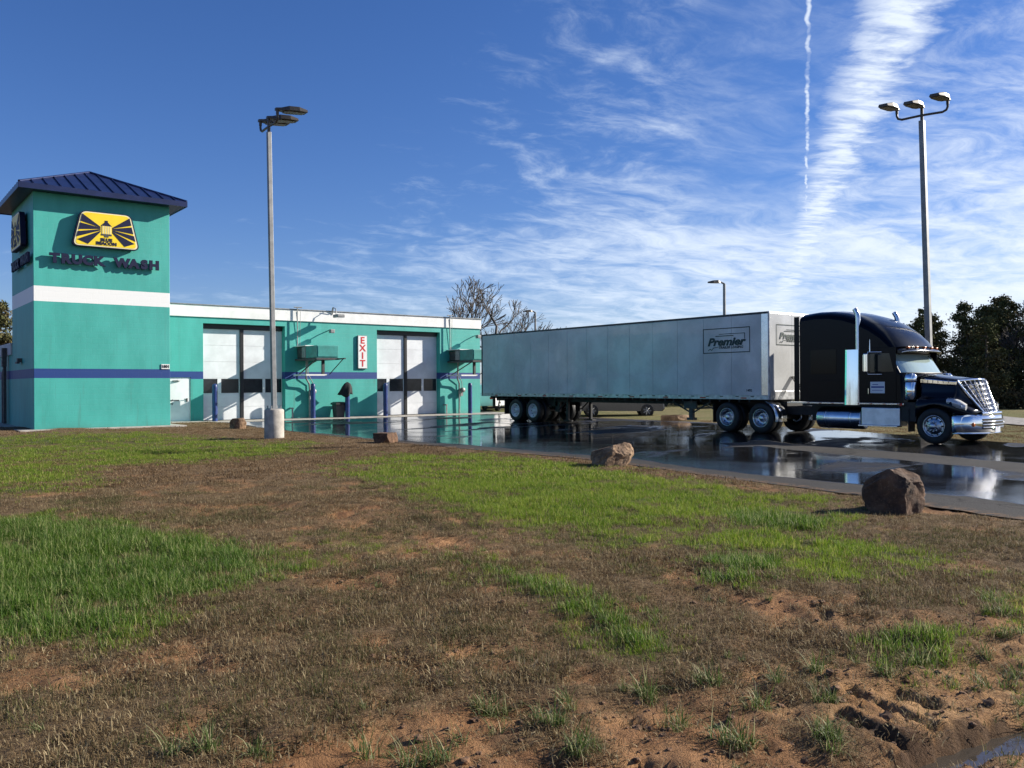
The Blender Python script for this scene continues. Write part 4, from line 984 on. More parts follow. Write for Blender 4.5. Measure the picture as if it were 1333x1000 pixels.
for s in (-1, 1):
    mb = MB(); ps = [(26.66, 1.66, 1.79), (27.0, 1.64, 1.76), (27.35, 1.61, 1.72), (27.66, 1.60, 1.70)]
    mb.loft([[W(s*(.975), f, z0), W(s*(1.0), f, z0+.01), W(s*(1.0), f, z1-.02), W(s*.965, f, z1)] for f, z0, z1 in ps], True, 0, False, True); mb.build('hood_trim', M['chrome'], trk)
    for k in range(6):
        mb = MB(); f = 26.72+k*.145; xa, xb = sorted((XC+s*1.001, XC+s*1.006)); mb.box(xa, xb, -f-.012, -f, 1.65, 1.74); mb.build('trim_louvre', M['darkgrey'], trk)
    # headlight
    mb = MB(); ps = [(27.50, 1.10, 1.21, 1.22), (27.66, 1.02, 1.20, 1.19), (27.80, .95, 1.14, 1.13), (27.93, .90, 1.03, 1.03)]
    mb.loft([[W(s*(u-.10), f, z0), W(s*(u+.02), f, z0), W(s*(u+.015), f, z1-.02), W(s*(u-.10), f, z1+.03)] for f, z0, z1, u in ps], True, 0, True, True); mb.build('headlight', M['lens'], trk)
    mb = MB(); mb.lathe([(0, 0), (.05, .0), (.06, -.02)], W(s*1.13, 27.86, 1.03), 'y', 12); mb.build('headlight_bulb', M['chrome'], trk)
    # air intake and cleaner
    mb = MB(); mb.lathe([(0, 0), (.15, 0), (.165, .02), (.165, .50), (.15, .52), (0, .52)], W(s*1.10, 26.42, 1.17), 'z', 20); mb.build('air_cleaner', M['chrome'], trk)
    mb = MB(); mb.lathe([(0, .26), (.11, .25), (.17, .18), (.18, .04), (.165, 0)], W(s*1.10, 26.42, 1.69), 'z', 20); mb.build('air_intake', M['chrome'], trk)
    # steps, tanks
    xa, xb = sorted((XC+s*.75, XC+s*1.20))
    mb = MB(); mb.box(xa, xb, -26.15, -24.95, .40, .93); mb.build('battery_box', M['brushed'], trk, .02)
    xa, xb = sorted((XC+s*1.0, XC+s*1.30)); mb = MB(); mb.box(xa, xb, -26.12, -24.90, .37, .41); mb.build('step', M['alu'], trk, .006)
    mb = MB(); mb.lathe([(0, .0), (.26, .0), (.315, .03), (.325, .06), (.325, 1.46), (.315, 1.49), (.26, 1.52), (0, 1.52)], (XC+s*.90, -24.92, .575), 'y', 32); tk = mb.build('fuel_tank', M['alu'], trk)
    for yo in (-24.6, -23.75): mb = MB(); mb.lathe([(.325, 0), (.335, 0), (.335, .05), (.325, .05)], (XC+s*.90, yo, .575), 'y', 32); mb.build('tank_strap', M['chrome'], tk)
    # exhaust stack
    mb = MB(); mb.tube([W(s*1.17, 24.84, 1.0), W(s*1.17, 24.84, 3.62), W(s*1.17, 24.82, 3.78), W(s*1.17, 24.74, 3.92)], .078, 14, caps=False); mb.build('exhaust_stack', M['alu'], trk)
    mb = MB(); pts = []
    for k in range(7):
        a = -.9+1.8*k/6; pts.append((24.68+math.sin(a)*.27, 1.265+.06*math.cos(a)))
    mb.loft([[W(s*u, f, 1.0) for f, u in pts]+[W(s*(u-.02), f, 1.0) for f, u in pts[::-1]], [W(s*(u-.05), f, 2.68) for f, u in pts]+[W(s*(u-.07), f, 2.68) for f, u in pts[::-1]]], True, 0, False, True)
    mb.build('stack_guard', M['chrome'], trk)
    # mirror
    mb = MB(); mb.box(*sorted((XC+s*1.45, XC+s*1.68)), -25.40, -25.28, 1.98, 2.54); mi2 = mb.build('mirror', M['chrome'], trk, .03)
    mb = MB(); mb.box(*sorted((XC+s*1.47, XC+s*1.66)), -25.278, -25.270, 2.02, 2.50); mb.build('mirror_glass', M['mirror'], mi2)
    mb = MB()
    for z in (1.92, 2.58): mb.tube([W(s*1.24, 25.62, z), W(s*1.56, 25.36, z), W(s*1.56, 25.36, z-.1 if z > 2.2 else z+.1)], .016, 6)
    mb.build('mirror_arm', M['chrome'], trk)
    mb = MB(); mb.tube([W(s*1.50, 25.40, 2.58), W(s*1.50, 25.40, 2.95)], [.016, .006], 6); mb.build('antenna', M['chrome'], trk)
    # mud flap behind the front wheel
    mb = MB(); mb.box(*sorted((XC+s*.85, XC+s*1.2)), -26.42, -26.39, .25, .9); mb.build('mud_flap', M['rubber'], trk)
    mb = MB(); mb.box(*sorted((XC+s*.6, XC+s*1.18)), -26.62, -26.18, .55, 1.10); mb.build('wheel_well', M['chassis'], trk)
# bumper
plan = [(-1.235, 27.66), (-1.20, 27.78), (-1.10, 27.93), (-.90, 28.07), (-.62, 28.18), (-.32, 28.25), (0, 28.27)]
plan = plan+[(-u, f) for u, f in plan[-2::-1]]
vp = [(.26, .02), (.24, -.02), (.30, .035), (.50, .05), (.70, .04), (.77, .0), (.75, -.05)]
def bp(u, f, z, off): k = Vector((u, f-27.3)).normalized(); return W(u+k.x*off, f+k.y*off, z)
mb = MB(); mb.loft([[bp(u, f, z, o_) for z, o_ in vp] for u, f in plan], False, 0, True, False); bm_ = mb.build('bumper', M['chrome'], trk)
sh = bm_.modifiers.new('thickness', 'SOLIDIFY'); sh.thickness = .015; sh.offset = -1
mb = MB(); mb.loft([[bp(u, f, z, .056) for z in (.37, .50, .66)] for u, f in plan[4:9]], False, 0, True, False); mb.build('bumper_opening', M['blackmetal'], bm_)
for z in (.42, .50, .585): mb = MB(); mb.tube([bp(u, f, z, .066) for u, f in plan[4:9]], .017, 6); mb.build('bumper_bar', M['chrome'], bm_)
for s in (-1, 1):
    mb = MB(); c_ = bp(s*.90, 28.07, .50, .04); mb.lathe([(0, -.03), (.045, -.03), (.06, -.015), (.06, .05)], c_, 'y', 14); mb.build('fog_lamp', M['amber'] if s < 0 else M['lens'], bm_)
mb = MB(); mb.tube([bp(u, f, .80, -.02) for u, f in plan[4:9]], .05, 8); mb.build('bumper_lip', M['chrome'], bm_)
mb = MB(); mb.box(XC-.15, XC+.15, -28.345, -28.335, .28, .43); mb.build('licence_plate', M['placard'], bm_)
# chassis and wheels
mb = MB()
for u in (-.42, .34): mb.box(XC+u, XC+u+.08, -27.9, -19.2, .62, .90)
mb.box(XC-.45, XC+.45, -27.6, -22.8, .45, 1.10); mb.box(XC-.5, XC+.5, -21.9, -19.4, .9, 1.05); mb.tube([W(-1, 27.16, .45), W(1, 27.16, .45)], .07, 8); mb.build('chassis', M['chassis'], trk)
mb = MB(); mb.box(XC-1.15, XC+1.15, -26.5, -22.9, .95, 1.07); mb.build('cab_floor', M['chassis'], trk)
for x, fl in ((XC-1.27, False), (XC+1.27, True)): wheel(trk, x, -27.16, .508-.07, 'front', M['alurim'], fl)
for y in (-19.99, -21.38):
    zc = .508+float(gz(np.array([11.5]), np.array([y]))[0])
    for x, fl in ((SX0+.03, False), (SX1-.03, True)):
        wheel(trk, x, y, zc, 'rear', M['alurim'], fl); wheel(trk, x+(.34 if not fl else -.34), y, zc, 'rear', M['alurim'], fl, False)
    mb = MB(); mb.tube([(SX0+.3, y, zc), (SX1-.3, y, zc)], .09, 10); mb.build('axle', M['chassis'], trk)
mb = MB(); mb.lathe([(0, .0), (.45, .0), (.45, .04), (0, .04)], (XC, -20.7, 1.06), 'z', 24); mb.build('fifth_wheel', M['chassis'], trk)
for s in (-1, 1):                                         # polished half fenders before the drive wheels
    rg = []
    for k in range(10):
        a = R(-10+k*9); f, z = 21.38+math.cos(a)*.60, .50+math.sin(a)*.60
        rg.append([W(s*.64, f, z), W(s*1.26, f, z), W(s*1.26, f-.012*math.cos(a), z-.012*math.sin(a)), W(s*.64, f-.012*math.cos(a), z-.012*math.sin(a))])
    mb = MB(); mb.loft(rg, True, 0, True, True); mb.build('half_fender', M['alu'], trk)
    mb = MB(); mb.box(*sorted((XC+s*.65, XC+s*1.2)), -19.36, -19.34, .3, .95); mb.build('mud_flap', M['rubber'], trk)
mb = MB(); mb.box(XC-.8, XC+.8, -22.78, -22.1, 1.02, 1.06); mb.build('deck_plate', M['alu'], trk)
mb = MB()
for k, dx_ in enumerate((-.15, 0, .15)): mb.tube([(XC+dx_, -22.85, 2.0), (XC+dx_, -22.5, 1.5+.05*k), (XC+dx_*.6, -22.2, 1.35), (XC+dx_*.5, -21.76, 1.9)], .016, 6)
mb.build('air_hoses', M['rubber'], trk)

# ------------------------------------------------------------------ lamp posts
def cr(cx, cy):                                           # a direction given across / away from the street, in site axes
    return Vector((cx*ca+cy*sa, -cx*sa+cy*ca, 0)).normalized()
def lamp_post(base, H, bar_dir, half, head_dir, basew, lean, pw_, label):
    b = Vector(base); r_ = thing('lamp_post', base, label, 'lamp post', 'three-headed lamp posts')
    mb = MB(); mb.lathe([(0, .94), (basew-.03, .94), (basew, .91), (basew, -.2)], b, 'z', 28); mb.build('footing', M['concrete'], r_)
    top = b+Vector((lean[0], lean[1], H)); p0 = b+Vector((0, 0, .97))
    mb = MB(); ring = lambda p, w_: [p+Vector((sx_*w_, sy_*w_, 0)) for sx_, sy_ in ((-1, -1), (1, -1), (1, 1), (-1, 1))]
    mb.loft([ring(p0, pw_), ring(top, pw_*.88)], True, 0, False, True); mb.build('pole', M['galv'], r_, .012)
    mb = MB(); mb.box(b.x-.19, b.x+.19, b.y-.19, b.y+.19, b.z+.942, b.z+.972)
    for sx_ in (-1, 1):
        for sy_ in (-1, 1): mb.tube([b+Vector((sx_*.15, sy_*.15, .94)), b+Vector((sx_*.15, sy_*.15, 1.05))], .02, 6)
    mb.build('base_plate', M['grey'], r_)
    mb = MB(); mb.tube([top, top+Vector((0, 0, .42))], .05, 10)
    for s in (-1, 1):
        c_ = top+Vector((0, 0, .18)); e = c_+bar_dir*s*half
        mb.tube([c_, c_+bar_dir*s*(half*.80)-Vector((0, 0, .02)), c_+bar_dir*s*half*.95+Vector((0, 0, .03)), e+Vector((0, 0, .12)), e+Vector((0, 0, .34))], .038, 10)
    br = mb.build('bracket', M['lampbody'], r_)
    for s in (-1, 0, 1):
        hp = top+bar_dir*s*half+Vector((0, 0, .54 if s else .46))
        mb = MB(); mb.tube([hp-Vector((0, 0, .16)), hp+Vector((0, 0, .02))], .05, 8)
        sec = []
        for a, wv, zt_, zb_ in ((-.06, .07, .04, -.04), (.10, .10, .05, -.05), (.30, .21, .09, -.06), (.60, .22, .085, -.065), (.86, .16, .02, -.065)):
            c_ = hp+head_dir*a; sec.append([c_-bar_dir*wv+Vector((0, 0, zb_)), c_+bar_dir*wv+Vector((0, 0, zb_)), c_+bar_dir*wv*.8+Vector((0, 0, zt_)), c_-bar_dir*wv*.8+Vector((0, 0, zt_))])
        mb.loft(sec, True, 0, False, True); hd = mb.build('lamp_head', M['lampbody'], r_, .015)
        mb = MB(); q_ = [hp+head_dir*a+bar_dir*wv+Vector((0, 0, -.07)) for a, wv in ((.18, -.09), (.32, -.15), (.78, -.12), (.78, .12), (.32, .15), (.18, .09))]
        mb.loft([q_, [p-Vector((0, 0, .02)) for p in q_]], True, 0, False, True); mb.build('lens', M['lamplens'], hd)
b1 = (-2.0, -12.82, float(ground_z(np.array([-2.0]), np.array([-12.82]))[0])-.02)
lamp_post(b1, 9.72, cr(.60, -.80), .72, cr(.95, .30), .305, (-.10, .06), .072, 'three-headed lamp post on a round concrete footing at the lawn edge')
b2 = (15.5, -25.1, -.1)
lamp_post(b2, 10.40, cr(.77, -.64), .78, cr(-.80, -.60), .30, (-.19, .15), .09, 'three-headed lamp post rising behind the black tractor')
def street_light(x, y, z, H, hd, label):
    r_ = thing('street_lamp', (x, y, z), label, 'street lamp'); b = Vector((x, y, z))
    mb = MB(); mb.tube([b, b+Vector((0, 0, H))], [.13, .10], 10); mb.build('pole', M['galv'], r_)
    mb = MB(); t_ = b+Vector((0, 0, H)); mb.tube([t_, t_+hd*.3+Vector((0, 0, .12)), t_+hd*.5+Vector((0, 0, .12))], .06, 8); mb.build('arm', M['lampbody'], r_)
    n_ = Vector((-hd.y, hd.x, 0)); mb = MB(); sec = []
    for a, wv, zt_ in ((.3, .10, .16), (.5, .2, .25), (.9, .22, .22), (1.25, .1, .14)):
        c_ = t_+hd*a; sec.append([c_-n_*wv+Vector((0, 0, .04)), c_+n_*wv+Vector((0, 0, .04)), c_+n_*wv*.7+Vector((0, 0, zt_)), c_-n_*wv*.7+Vector((0, 0, zt_))])
    mb.loft(sec, True, 0, False, True); mb.build('lamp_head', M['lampbody'], r_)
street_light(37.5, .5, -.1, 8.95, cr(-1, -.2), 'single street lamp standing behind the trailer, near its front')
street_light(42.0, 27.4, -.1, 8.95, cr(-1, -.3), 'single street lamp behind the trailer rear, beside the bare trees')

# ------------------------------------------------------------------ rocks
def rock(loc, size, seed, planes, m_, label, rz=0, rough=.10, sub=5, name='boulder', flat_top=None):
    import bmesh
    bm = bmesh.new(); bmesh.ops.create_icosphere(bm, subdivisions=sub, radius=1.0)
    rr = random.Random(seed); co = np.array([v_.co[:] for v_ in bm.verts])
    pl = [(np.array((math.cos(a)*math.cos(e), math.sin(a)*math.cos(e), math.sin(e))), d_) for a, e, d_ in planes]
    for k in range(13):
        a = rr.random()*6.28; e = rr.uniform(-.5, 1.1); pl.append((np.array((math.cos(a)*math.cos(e), math.sin(a)*math.cos(e), math.sin(e))), rr.uniform(.66, .86)))
    for it in range(2):
        for n_, d_ in pl:
            h_ = co@n_-d_; co = co-np.maximum(h_, 0)[:, None]*n_*.96
    if flat_top: co[:, 2] = np.minimum(co[:, 2], flat_top)
    nn = co/np.linalg.norm(co, axis=1)[:, None]
    ns = fbm(nn[:, 0]*2+seed, nn[:, 1]*2+nn[:, 2]*1.7, 1.6, 5, seed, .55)-.5
    n2 = fbm(nn[:, 0]*3-seed, nn[:, 2]*3+nn[:, 1]*2, 3.5, 4, seed+3, .6)-.5
    co = co*(1+rough*2*ns+rough*.9*n2)[:, None]
    co[:, 2] = np.maximum(co[:, 2], -.62)
    co[:, 2] += .5
    co = co*np.array(size)/2
    for v_, c_ in zip(bm.verts, co): v_.co = c_
    me = bpy.data.meshes.new(name); bm.to_mesh(me); bm.free(); me.materials.append(m_)
    for p in me.polygons: p.use_smooth = True
    try: me.set_sharp_from_angle(angle=R(22))
    except Exception: pass
    o = bpy.data.objects.new(name, me); C.objects.link(o); o.location = loc; o.rotation_euler = (0, 0, rz)
    return tag(o, label, 'rock')
def gzp(x, y): return float(ground_z(np.array([float(x)]), np.array([float(y)]))[0])
rock((-1.78, -33.06, gzp(-1.76, -33.08)-.04), (.86, .86, .86), 3, [(3.4, .1, .62), (4.4, .15, .66), (.3, .5, .6), (1.2, .9, .62)], M['rock'], 'large angular brown boulder on the grass at the right, by the driveway edge', 0, .07)
rock((-.15, -26.12, gzp(-.15, -26.12)-.03), (1.02, .92, .74), 11, [(4.0, .0, .64), (0, .35, .66), (1.6, 1.2, .6)], M['rocktan'], 'tan rounded boulder with a bright right face at the middle of the lawn edge', .4, .10)
rock((-.25, -16.8, gzp(-.25, -16.8)-.02), (.96, .80, .66), 21, [(3.14, 0, .62), (0, 0, .62), (4.7, 0, .6), (1.57, 0, .6)], M['rock'], 'dark block-like rock with flat top beside the wet driveway', .5, .05, 5, 'boulder', .42)
rock((-.95, -6.9, gzp(-.95, -6.9)-.02), (.72, .6, .64), 33, [(3.3, .0, .6), (.3, .1, .6), (1.2, 1.3, .66)], M['rocktan'], 'small tan rock on the lawn left of the lamp footing', .2, .12, 4)
rock((16.9, -12.9, gzp(16.9, -12.9)-.03), (1.55, .8, .55), 41, [(1.5, 1.4, .5), (4, 0, .6)], M['rocktan'], 'low flat brown rock on the verge seen beneath the trailer', -.6, .06, 4)

# ------------------------------------------------------------------ parked cars
def car(name, loc, rz, paint, label, suv=True):
    r_ = thing(name, loc, label, 'car', None, rz)
    def build(mb, nm, m_, par=r_, bev=0):
        o = bpy.data.objects.new(nm, mb.mesh(nm, m_)); C.objects.link(o); o.parent = par
        if bev: add_bevel(o, bev, 3)
        return o
    hh = 1.68 if suv else 1.48
    side = [(-2.25, .35), (-2.32, .62), (-2.25, 1.02), (-2.05, 1.10), (-1.75, hh-.08), (-1.5, hh-.01), (-.3, hh), (.45, hh-.08), (1.15, 1.08), (1.95, .98), (2.28, .82), (2.32, .45), (2.2, .32)]
    mb = MB(); rings = []
    for u, dz_, sc in ((-.90, 0, .97), (-.84, 1, 1), (-.5, 1, 1), (.5, 1, 1), (.84, 1, 1), (.90, 0, .97)):
        inset = []
        for x_, z_ in side:
            uu = u*(1-.17*max(0, (z_-1.0)/(hh-1.0))); inset.append((x_*sc, uu, z_ if dz_ else .45+(z_-.45)*.97))
        rings.append(inset)
    mb.loft(rings, True, 0, True, True); bd = build(mb, 'body', paint)
    try: bd.data.set_sharp_from_angle(angle=R(32))
    except Exception: pass
    for s in (-1, 1):
        mb = MB(); q_ = []
        for x_, z_ in ((-1.72, 1.10), (-1.55, hh-.14), (.38, hh-.16), (.98, 1.10)):
            q_.append((x_, s*(.905*(1-.17*max(0, (z_-1.0)/(hh-1.0)))+.004), z_))
        mb.loft([q_, [(a, b_+s*.006, c_) for a, b_, c_ in q_]], True, 0, False, True); build(mb, 'side_window', M['glassdark'])
        for x_ in (-.35,): mb = MB(); mb.box(x_, x_+.06, *sorted((s*.80, s*.915)), 1.1, hh-.16); build(mb, 'door_pillar', paint)
        for x_, nm in ((2.2, 'headlight'), (-2.22, 'tail_lamp')):
            mb = MB(); mb.box(x_-.08, x_+.08, *sorted((s*.55, s*.84)), .72, .86); build(mb, nm, M['lens'] if x_ > 0 else M['redlens'], r_, .02)
    mb = MB(); q_ = [(.52, -.72, hh-.11), (.52, .72, hh-.11), (1.12, .80, 1.12), (1.12, -.80, 1.12)]; mb.loft([q_, [(a+.012, b_, c_+.012) for a, b_, c_ in q_]], True, 0, False, True); build(mb, 'windscreen', M['glassdark'])
    for x_ in (-1.38, 1.42):
        for s in (-1, 1):
            mb = MB(); mb.lathe([(.20, -.10), (.33, -.11), (.345, -.06), (.345, .06), (.33, .11), (.20, .10)], (0, 0, 0), 'y', 24); t_ = build(mb, 'wheel', M['rubber']); t_.location = (x_, s*.80, .345)
            mb = MB(); mb.lathe([(0, 0), (.05, .0), (.06, -.02), (.21, -.02), (.22, .01), (.22, -.05)], (0, 0, 0), 'y', 24); rim = build(mb, 'rim', M['darkgrey'], t_); rim.location = (0, s*.115, 0)
            mb = MB()
            for k in range(7):
                a = 2*math.pi*k/7; mb.tube([(0, s*.01, 0), (math.cos(a)*.21, s*.01, math.sin(a)*.21)], .022, 5)
            sp_ = build(mb, 'spokes', M['alurim'], t_); sp_.location = (0, s*.115, 0)
    return r_
car('parked_car', (18.9, -7.2, -.05), R(-40), M['cardark'], 'dark parked car seen below the trailer floor')
car('parked_car', (18.6, 3.4, .06), R(38), M['carwhite'], 'white parked car between the wall end and the trailer wheels')

# ------------------------------------------------------------------ trees
def leaf_material(name, a, b_, c):
    m = bpy.data.materials.new(name); m.use_nodes = True
    t = NT(m.node_tree); b = m.node_tree.nodes['Principled BSDF']
    g = t.n('ShaderNodeNewGeometry'); pos = g.outputs['Position']
    col = t.mix(g.outputs['Random Per Island'], a, b_); col = t.mix(t.mr(t.noise(pos, .5, 3, .6), .4, .7), col, c)
    t.put(b.inputs['Base Color'], col); b.inputs['Roughness'].default_value = .9; b.inputs['Specular IOR Level'].default_value = .04
    return m
M['pine'] = leaf_material('pine_needles', (.046, .056, .024), (.105, .108, .046), (.120, .092, .046))
M['brush'] = leaf_material('brush_leaves', (.055, .042, .024), (.095, .075, .04), (.045, .045, .02))
def leaf_cloud(pts, sizes, r_):
    n = len(pts); a = r_.uniform(0, 2*np.pi, n); t = r_.uniform(-1.1, 1.1, n)
    ux = np.stack([np.cos(a), np.sin(a), 0*a], 1); uz = np.stack([-np.sin(a)*np.sin(t), np.cos(a)*np.sin(t), np.cos(t)], 1)
    s = sizes[:, None]; asp = r_.uniform(.5, 1, n)[:, None]
    v_ = np.stack([pts-ux*s*asp, pts-uz*s*.8+ux*s*.2, pts+ux*s*asp, pts+uz*s], 1).reshape(-1, 3)
    return v_, np.arange(n*4).reshape(n, 4)
def pine_mesh(seed, H=9.0):
    r_ = np.random.default_rng(seed); P_, S_ = [], []
    nb_ = 42; tr = MB(); bend = r_.uniform(-.25, .25, 2)
    tr.tube([(0, 0, -.3), (bend[0]*.4, bend[1]*.4, H*.4), (bend[0], bend[1], H*.9)], [.17, .12, .03], 8)
    for k in range(nb_):
        h = H*(.12+.86*(k+r_.random())/nb_); q_ = h/H
        rad = (1.9*(1-q_)**.65+.25)*r_.uniform(.55, 1.15)*(.55+.45*min(1, q_*3)); a = r_.uniform(0, 6.28)
        ex, ey = math.cos(a), math.sin(a); up = r_.uniform(.1, .6)
        tr.tube([(bend[0]*q_, bend[1]*q_, h), (bend[0]*q_+ex*rad*.6, bend[1]*q_+ey*rad*.6, h+up*.3*rad), (bend[0]*q_+ex*rad, bend[1]*q_+ey*rad, h+up*.5*rad)], [.04, .025, .008], 4)
        m_ = int(120+100*(1-q_))
        d_ = r_.beta(3, 1.6, m_)*rad*1.1; sp_ = .13+.20*rad*.5
        pts = np.stack([bend[0]*q_+ex*d_, bend[1]*q_+ey*d_, h+up*.5*d_], 1)+r_.normal(0, sp_, (m_, 3))*np.array([1, 1, .75])
        P_.append(pts); S_.append(r_.uniform(.05, .125, m_))
    P_ = np.concatenate(P_); S_ = np.concatenate(S_)
    v_, q_ = leaf_cloud(P_, S_, r_)
    me = np_mesh('crown', v_, q_, [M['pine']]); me.polygons.foreach_set('use_smooth', np.zeros(len(q_), bool))
    return tr.mesh('trunk', M['bark']), me
pines = [pine_mesh(100+i) for i in range(4)]
def put_tree(name, meshes, loc, sc, rz, label, cat, group):
    r_ = thing(name, loc, label, cat, group, rz); r_.scale = sc if isinstance(sc, tuple) else (sc,)*3
    for nm, me in zip(('trunk', 'crown'), meshes):
        if me is None: continue
        o = bpy.data.objects.new(nm, me); C.objects.link(o); o.parent = r_
    return r_
def at(cx, cy): return (-12.8+cx*ca+cy*sa, -38.9-cx*sa+cy*ca)
prr = random.Random(5)
rowsP = [(x_, 56+prr.uniform(-2, 3), prr.uniform(.70, .86)) for x_ in np.arange(25.9, 40, 1.35)]+[(x_, 61+prr.uniform(-2, 3), prr.uniform(.82, .98)) for x_ in np.arange(28.6, 50, 1.9)]+[(x_, 67+prr.uniform(-2, 2), prr.uniform(.9, 1.02)) for x_ in np.arange(31.8, 62, 2.6)]
for i, (cx_, cy_, s_) in enumerate(rowsP):
    px_ = cx_/cy_
    zf_ = float(np.interp(px_, [.46, .485, .50, .525, .545, .575, .61], [.80, .88, .80, .93, .82, 1.0, 1.08]))
    x_, y_ = at(cx_, cy_)
    put_tree('pine_tree', pines[i % 4], (x_, y_, -.25), (s_*1.05, s_*1.05, s_*zf_), prr.uniform(0, 6), 'dark pine standing in the dense stand beyond the field at the right', 'tree', 'pines of the stand at the right')
for i in range(22):
    t_ = 62+prr.uniform(-2.5, 4); a_ = .03+i*.0135+prr.uniform(-.005, .005); x_, y_ = at(a_*t_, t_); s_ = prr.uniform(.75, .95)
    put_tree('pine_tree', pines[i % 4], (x_, y_, -.25), (s_, s_, s_*prr.uniform(.42, .50)), prr.uniform(0, 6), 'low dark tree standing far behind the long trailer', 'tree', 'low trees behind the trailer')
x_, y_ = at(-33.6, 56); put_tree('pine_tree', pines[1], (x_, y_, -.1), (.9, .9, .82), 1.0, 'dark pine top showing above the low wing left of the tower', 'tree', None)
x_, y_ = at(-36, 60); put_tree('pine_tree', pines[2], (x_, y_, -.1), (1, 1, .85), 2.0, 'pine at the far left edge behind the low wing', 'tree', None)
wp = []
for i, (me_s, n_) in enumerate(((0, 16), (1, 16), (2, 16), (3, 16))):
    me = pines[me_s][1]; nv = len(me.vertices); co = np.empty(nv*3, np.float32); me.vertices.foreach_get('co', co); co = co.reshape(-1, 3).reshape(-1, 4, 3)[::2]
    for k in range(n_):
        a = R(-38-(i+4*k)*1.75+prr.uniform(-.6, .6)); d_ = 150+prr.uniform(-9, 16); x_, y_ = at(d_*math.sin(a), d_*math.cos(a)); sc_ = prr.uniform(.8, 1.35)
        wp.append((co*sc_*np.array([1.25, 1.25, 1])+np.array([x_, y_, -.3])).reshape(-1, 3))
wv = np.concatenate(wp); wo = bpy.data.objects.new('woods', np_mesh('woods', wv, np.arange(len(wv)).reshape(-1, 4), [M['pine']])); C.objects.link(wo); tag(wo, 'dark woods far beyond the lawn at the left', kind='stuff')
def bare_tree(seed, H, spread, lean=0.0, depth=6):
    r_ = random.Random(seed); mb = MB()
    def grow(p, d, L, rad, lev):
        pts = [p]; dd_ = d.copy(); n_ = 3
        for k in range(n_):
            dd_ = (dd_+Vector((r_.uniform(-.16, .16), r_.uniform(-.16, .16), r_.uniform(-.02, .12)))).normalized(); pts.append(pts[-1]+dd_*L/n_)
        end = max(.018, rad*.68)
        mb.tube(pts, [rad+(end-rad)*k/n_ for k in range(n_+1)], 6 if lev < 2 else (4 if lev < 4 else 3), caps=False)
        if lev >= depth: return
        for c_ in range(2 if lev < 1 else r_.choice((2, 3, 3))):
            ax = Vector((r_.uniform(-1, 1), r_.uniform(-1, 1), r_.uniform(-.3, .3))).normalized()
            nd = (Matrix.Rotation(r_.uniform(.28, .75)*spread, 3, ax) @ dd_).normalized()
            nd = (nd+Vector((0, 0, .10))).normalized()
            st = pts[-1] if c_ < 2 else pts[-2]
            grow(st, nd, L*r_.uniform(.66, .86), end*(.95 if c_ == 0 else .75), lev+1)
    grow(Vector((0, 0, -.2)), Vector((lean, 0, 1)).normalized(), H*.24, .26, 0)
    return mb.mesh('branches', M['greybark'])
bares = [bare_tree(3, 9.5, 1.0), bare_tree(8, 9.0, 1.15, .1), bare_tree(14, 7.0, 1.0)]
for (px_, t_, k, sc, rz, label) in ((-.066, 75, 0, 1.05, .3, 'bare winter tree rising behind the white parapet'), (-.052, 78, 1, 1.0, 2.0, 'second bare tree crowding behind the parapet near the wall end'), (-.024, 70, 1, 1.02, 4.1, 'spreading bare tree just beyond the wall end, above the trailer rear'),
                                    (-.008, 76, 0, .80, 1.2, 'lower bare tree behind the trailer rear'), (.012, 82, 2, .82, 5.0, 'small bare tree beside the far street lamp'),
                                    (.590, 62, 0, .98, .6, 'tall pale bare tree standing above the pines at the right edge'), (.612, 60, 1, 1.05, 3.3, 'bare tree at the right edge of the pines'), (.552, 62, 2, .92, 2.2, 'thin bare treetop between the pines'), (.578, 58, 2, 1.05, 4.4, 'brown bare tree in front of the taller pines at the right')):
    x_, y_ = at(px_*t_, t_); put_tree('bare_tree', (bares[k],), (x_, y_, -.1), sc*(1.32 if px_ < .3 else 1.0), rz, label, 'tree', None).children[0].name = 'branches'
# brush in front of the pines
def brush_mesh(seed):
    r_ = np.random.default_rng(seed); n = 900
    c_ = r_.normal(0, 1, (n, 3))*np.array([.75, .75, .4])+np.array([0, 0, .5]); c_[:, 2] = np.abs(c_[:, 2])
    v_, q_ = leaf_cloud(c_, r_.uniform(.04, .10, n), r_); me = np_mesh('foliage', v_, q_, [M['brush']])
    st = MB()
    for k in range(14): a = r_.uniform(0, 6.28); st.tube([(0, 0, -.05), (math.cos(a)*.5, math.sin(a)*.5, r_.uniform(.5, 1.2))], [.02, .006], 4)
    return st.mesh('stems', M['bark']), me
bms = [brush_mesh(300+i) for i in range(3)]
for i in range(34):
    cx_ = 25.6+i*.62+prr.uniform(-.3, .3); x_, y_ = at(cx_, 54.2+prr.uniform(-1.0, 1.0)); s_ = prr.uniform(.8, 1.5)
    r_ = put_tree('shrub', bms[i % 3], (x_, y_, -.25), (s_*1.1, s_*1.1, s_*.9), prr.uniform(0, 6), 'brown winter brush at the foot of the pines', 'shrub', 'brush at the foot of the pine stand')
    r_.children[0].name = 'stems'; r_.children[1].name = 'foliage'

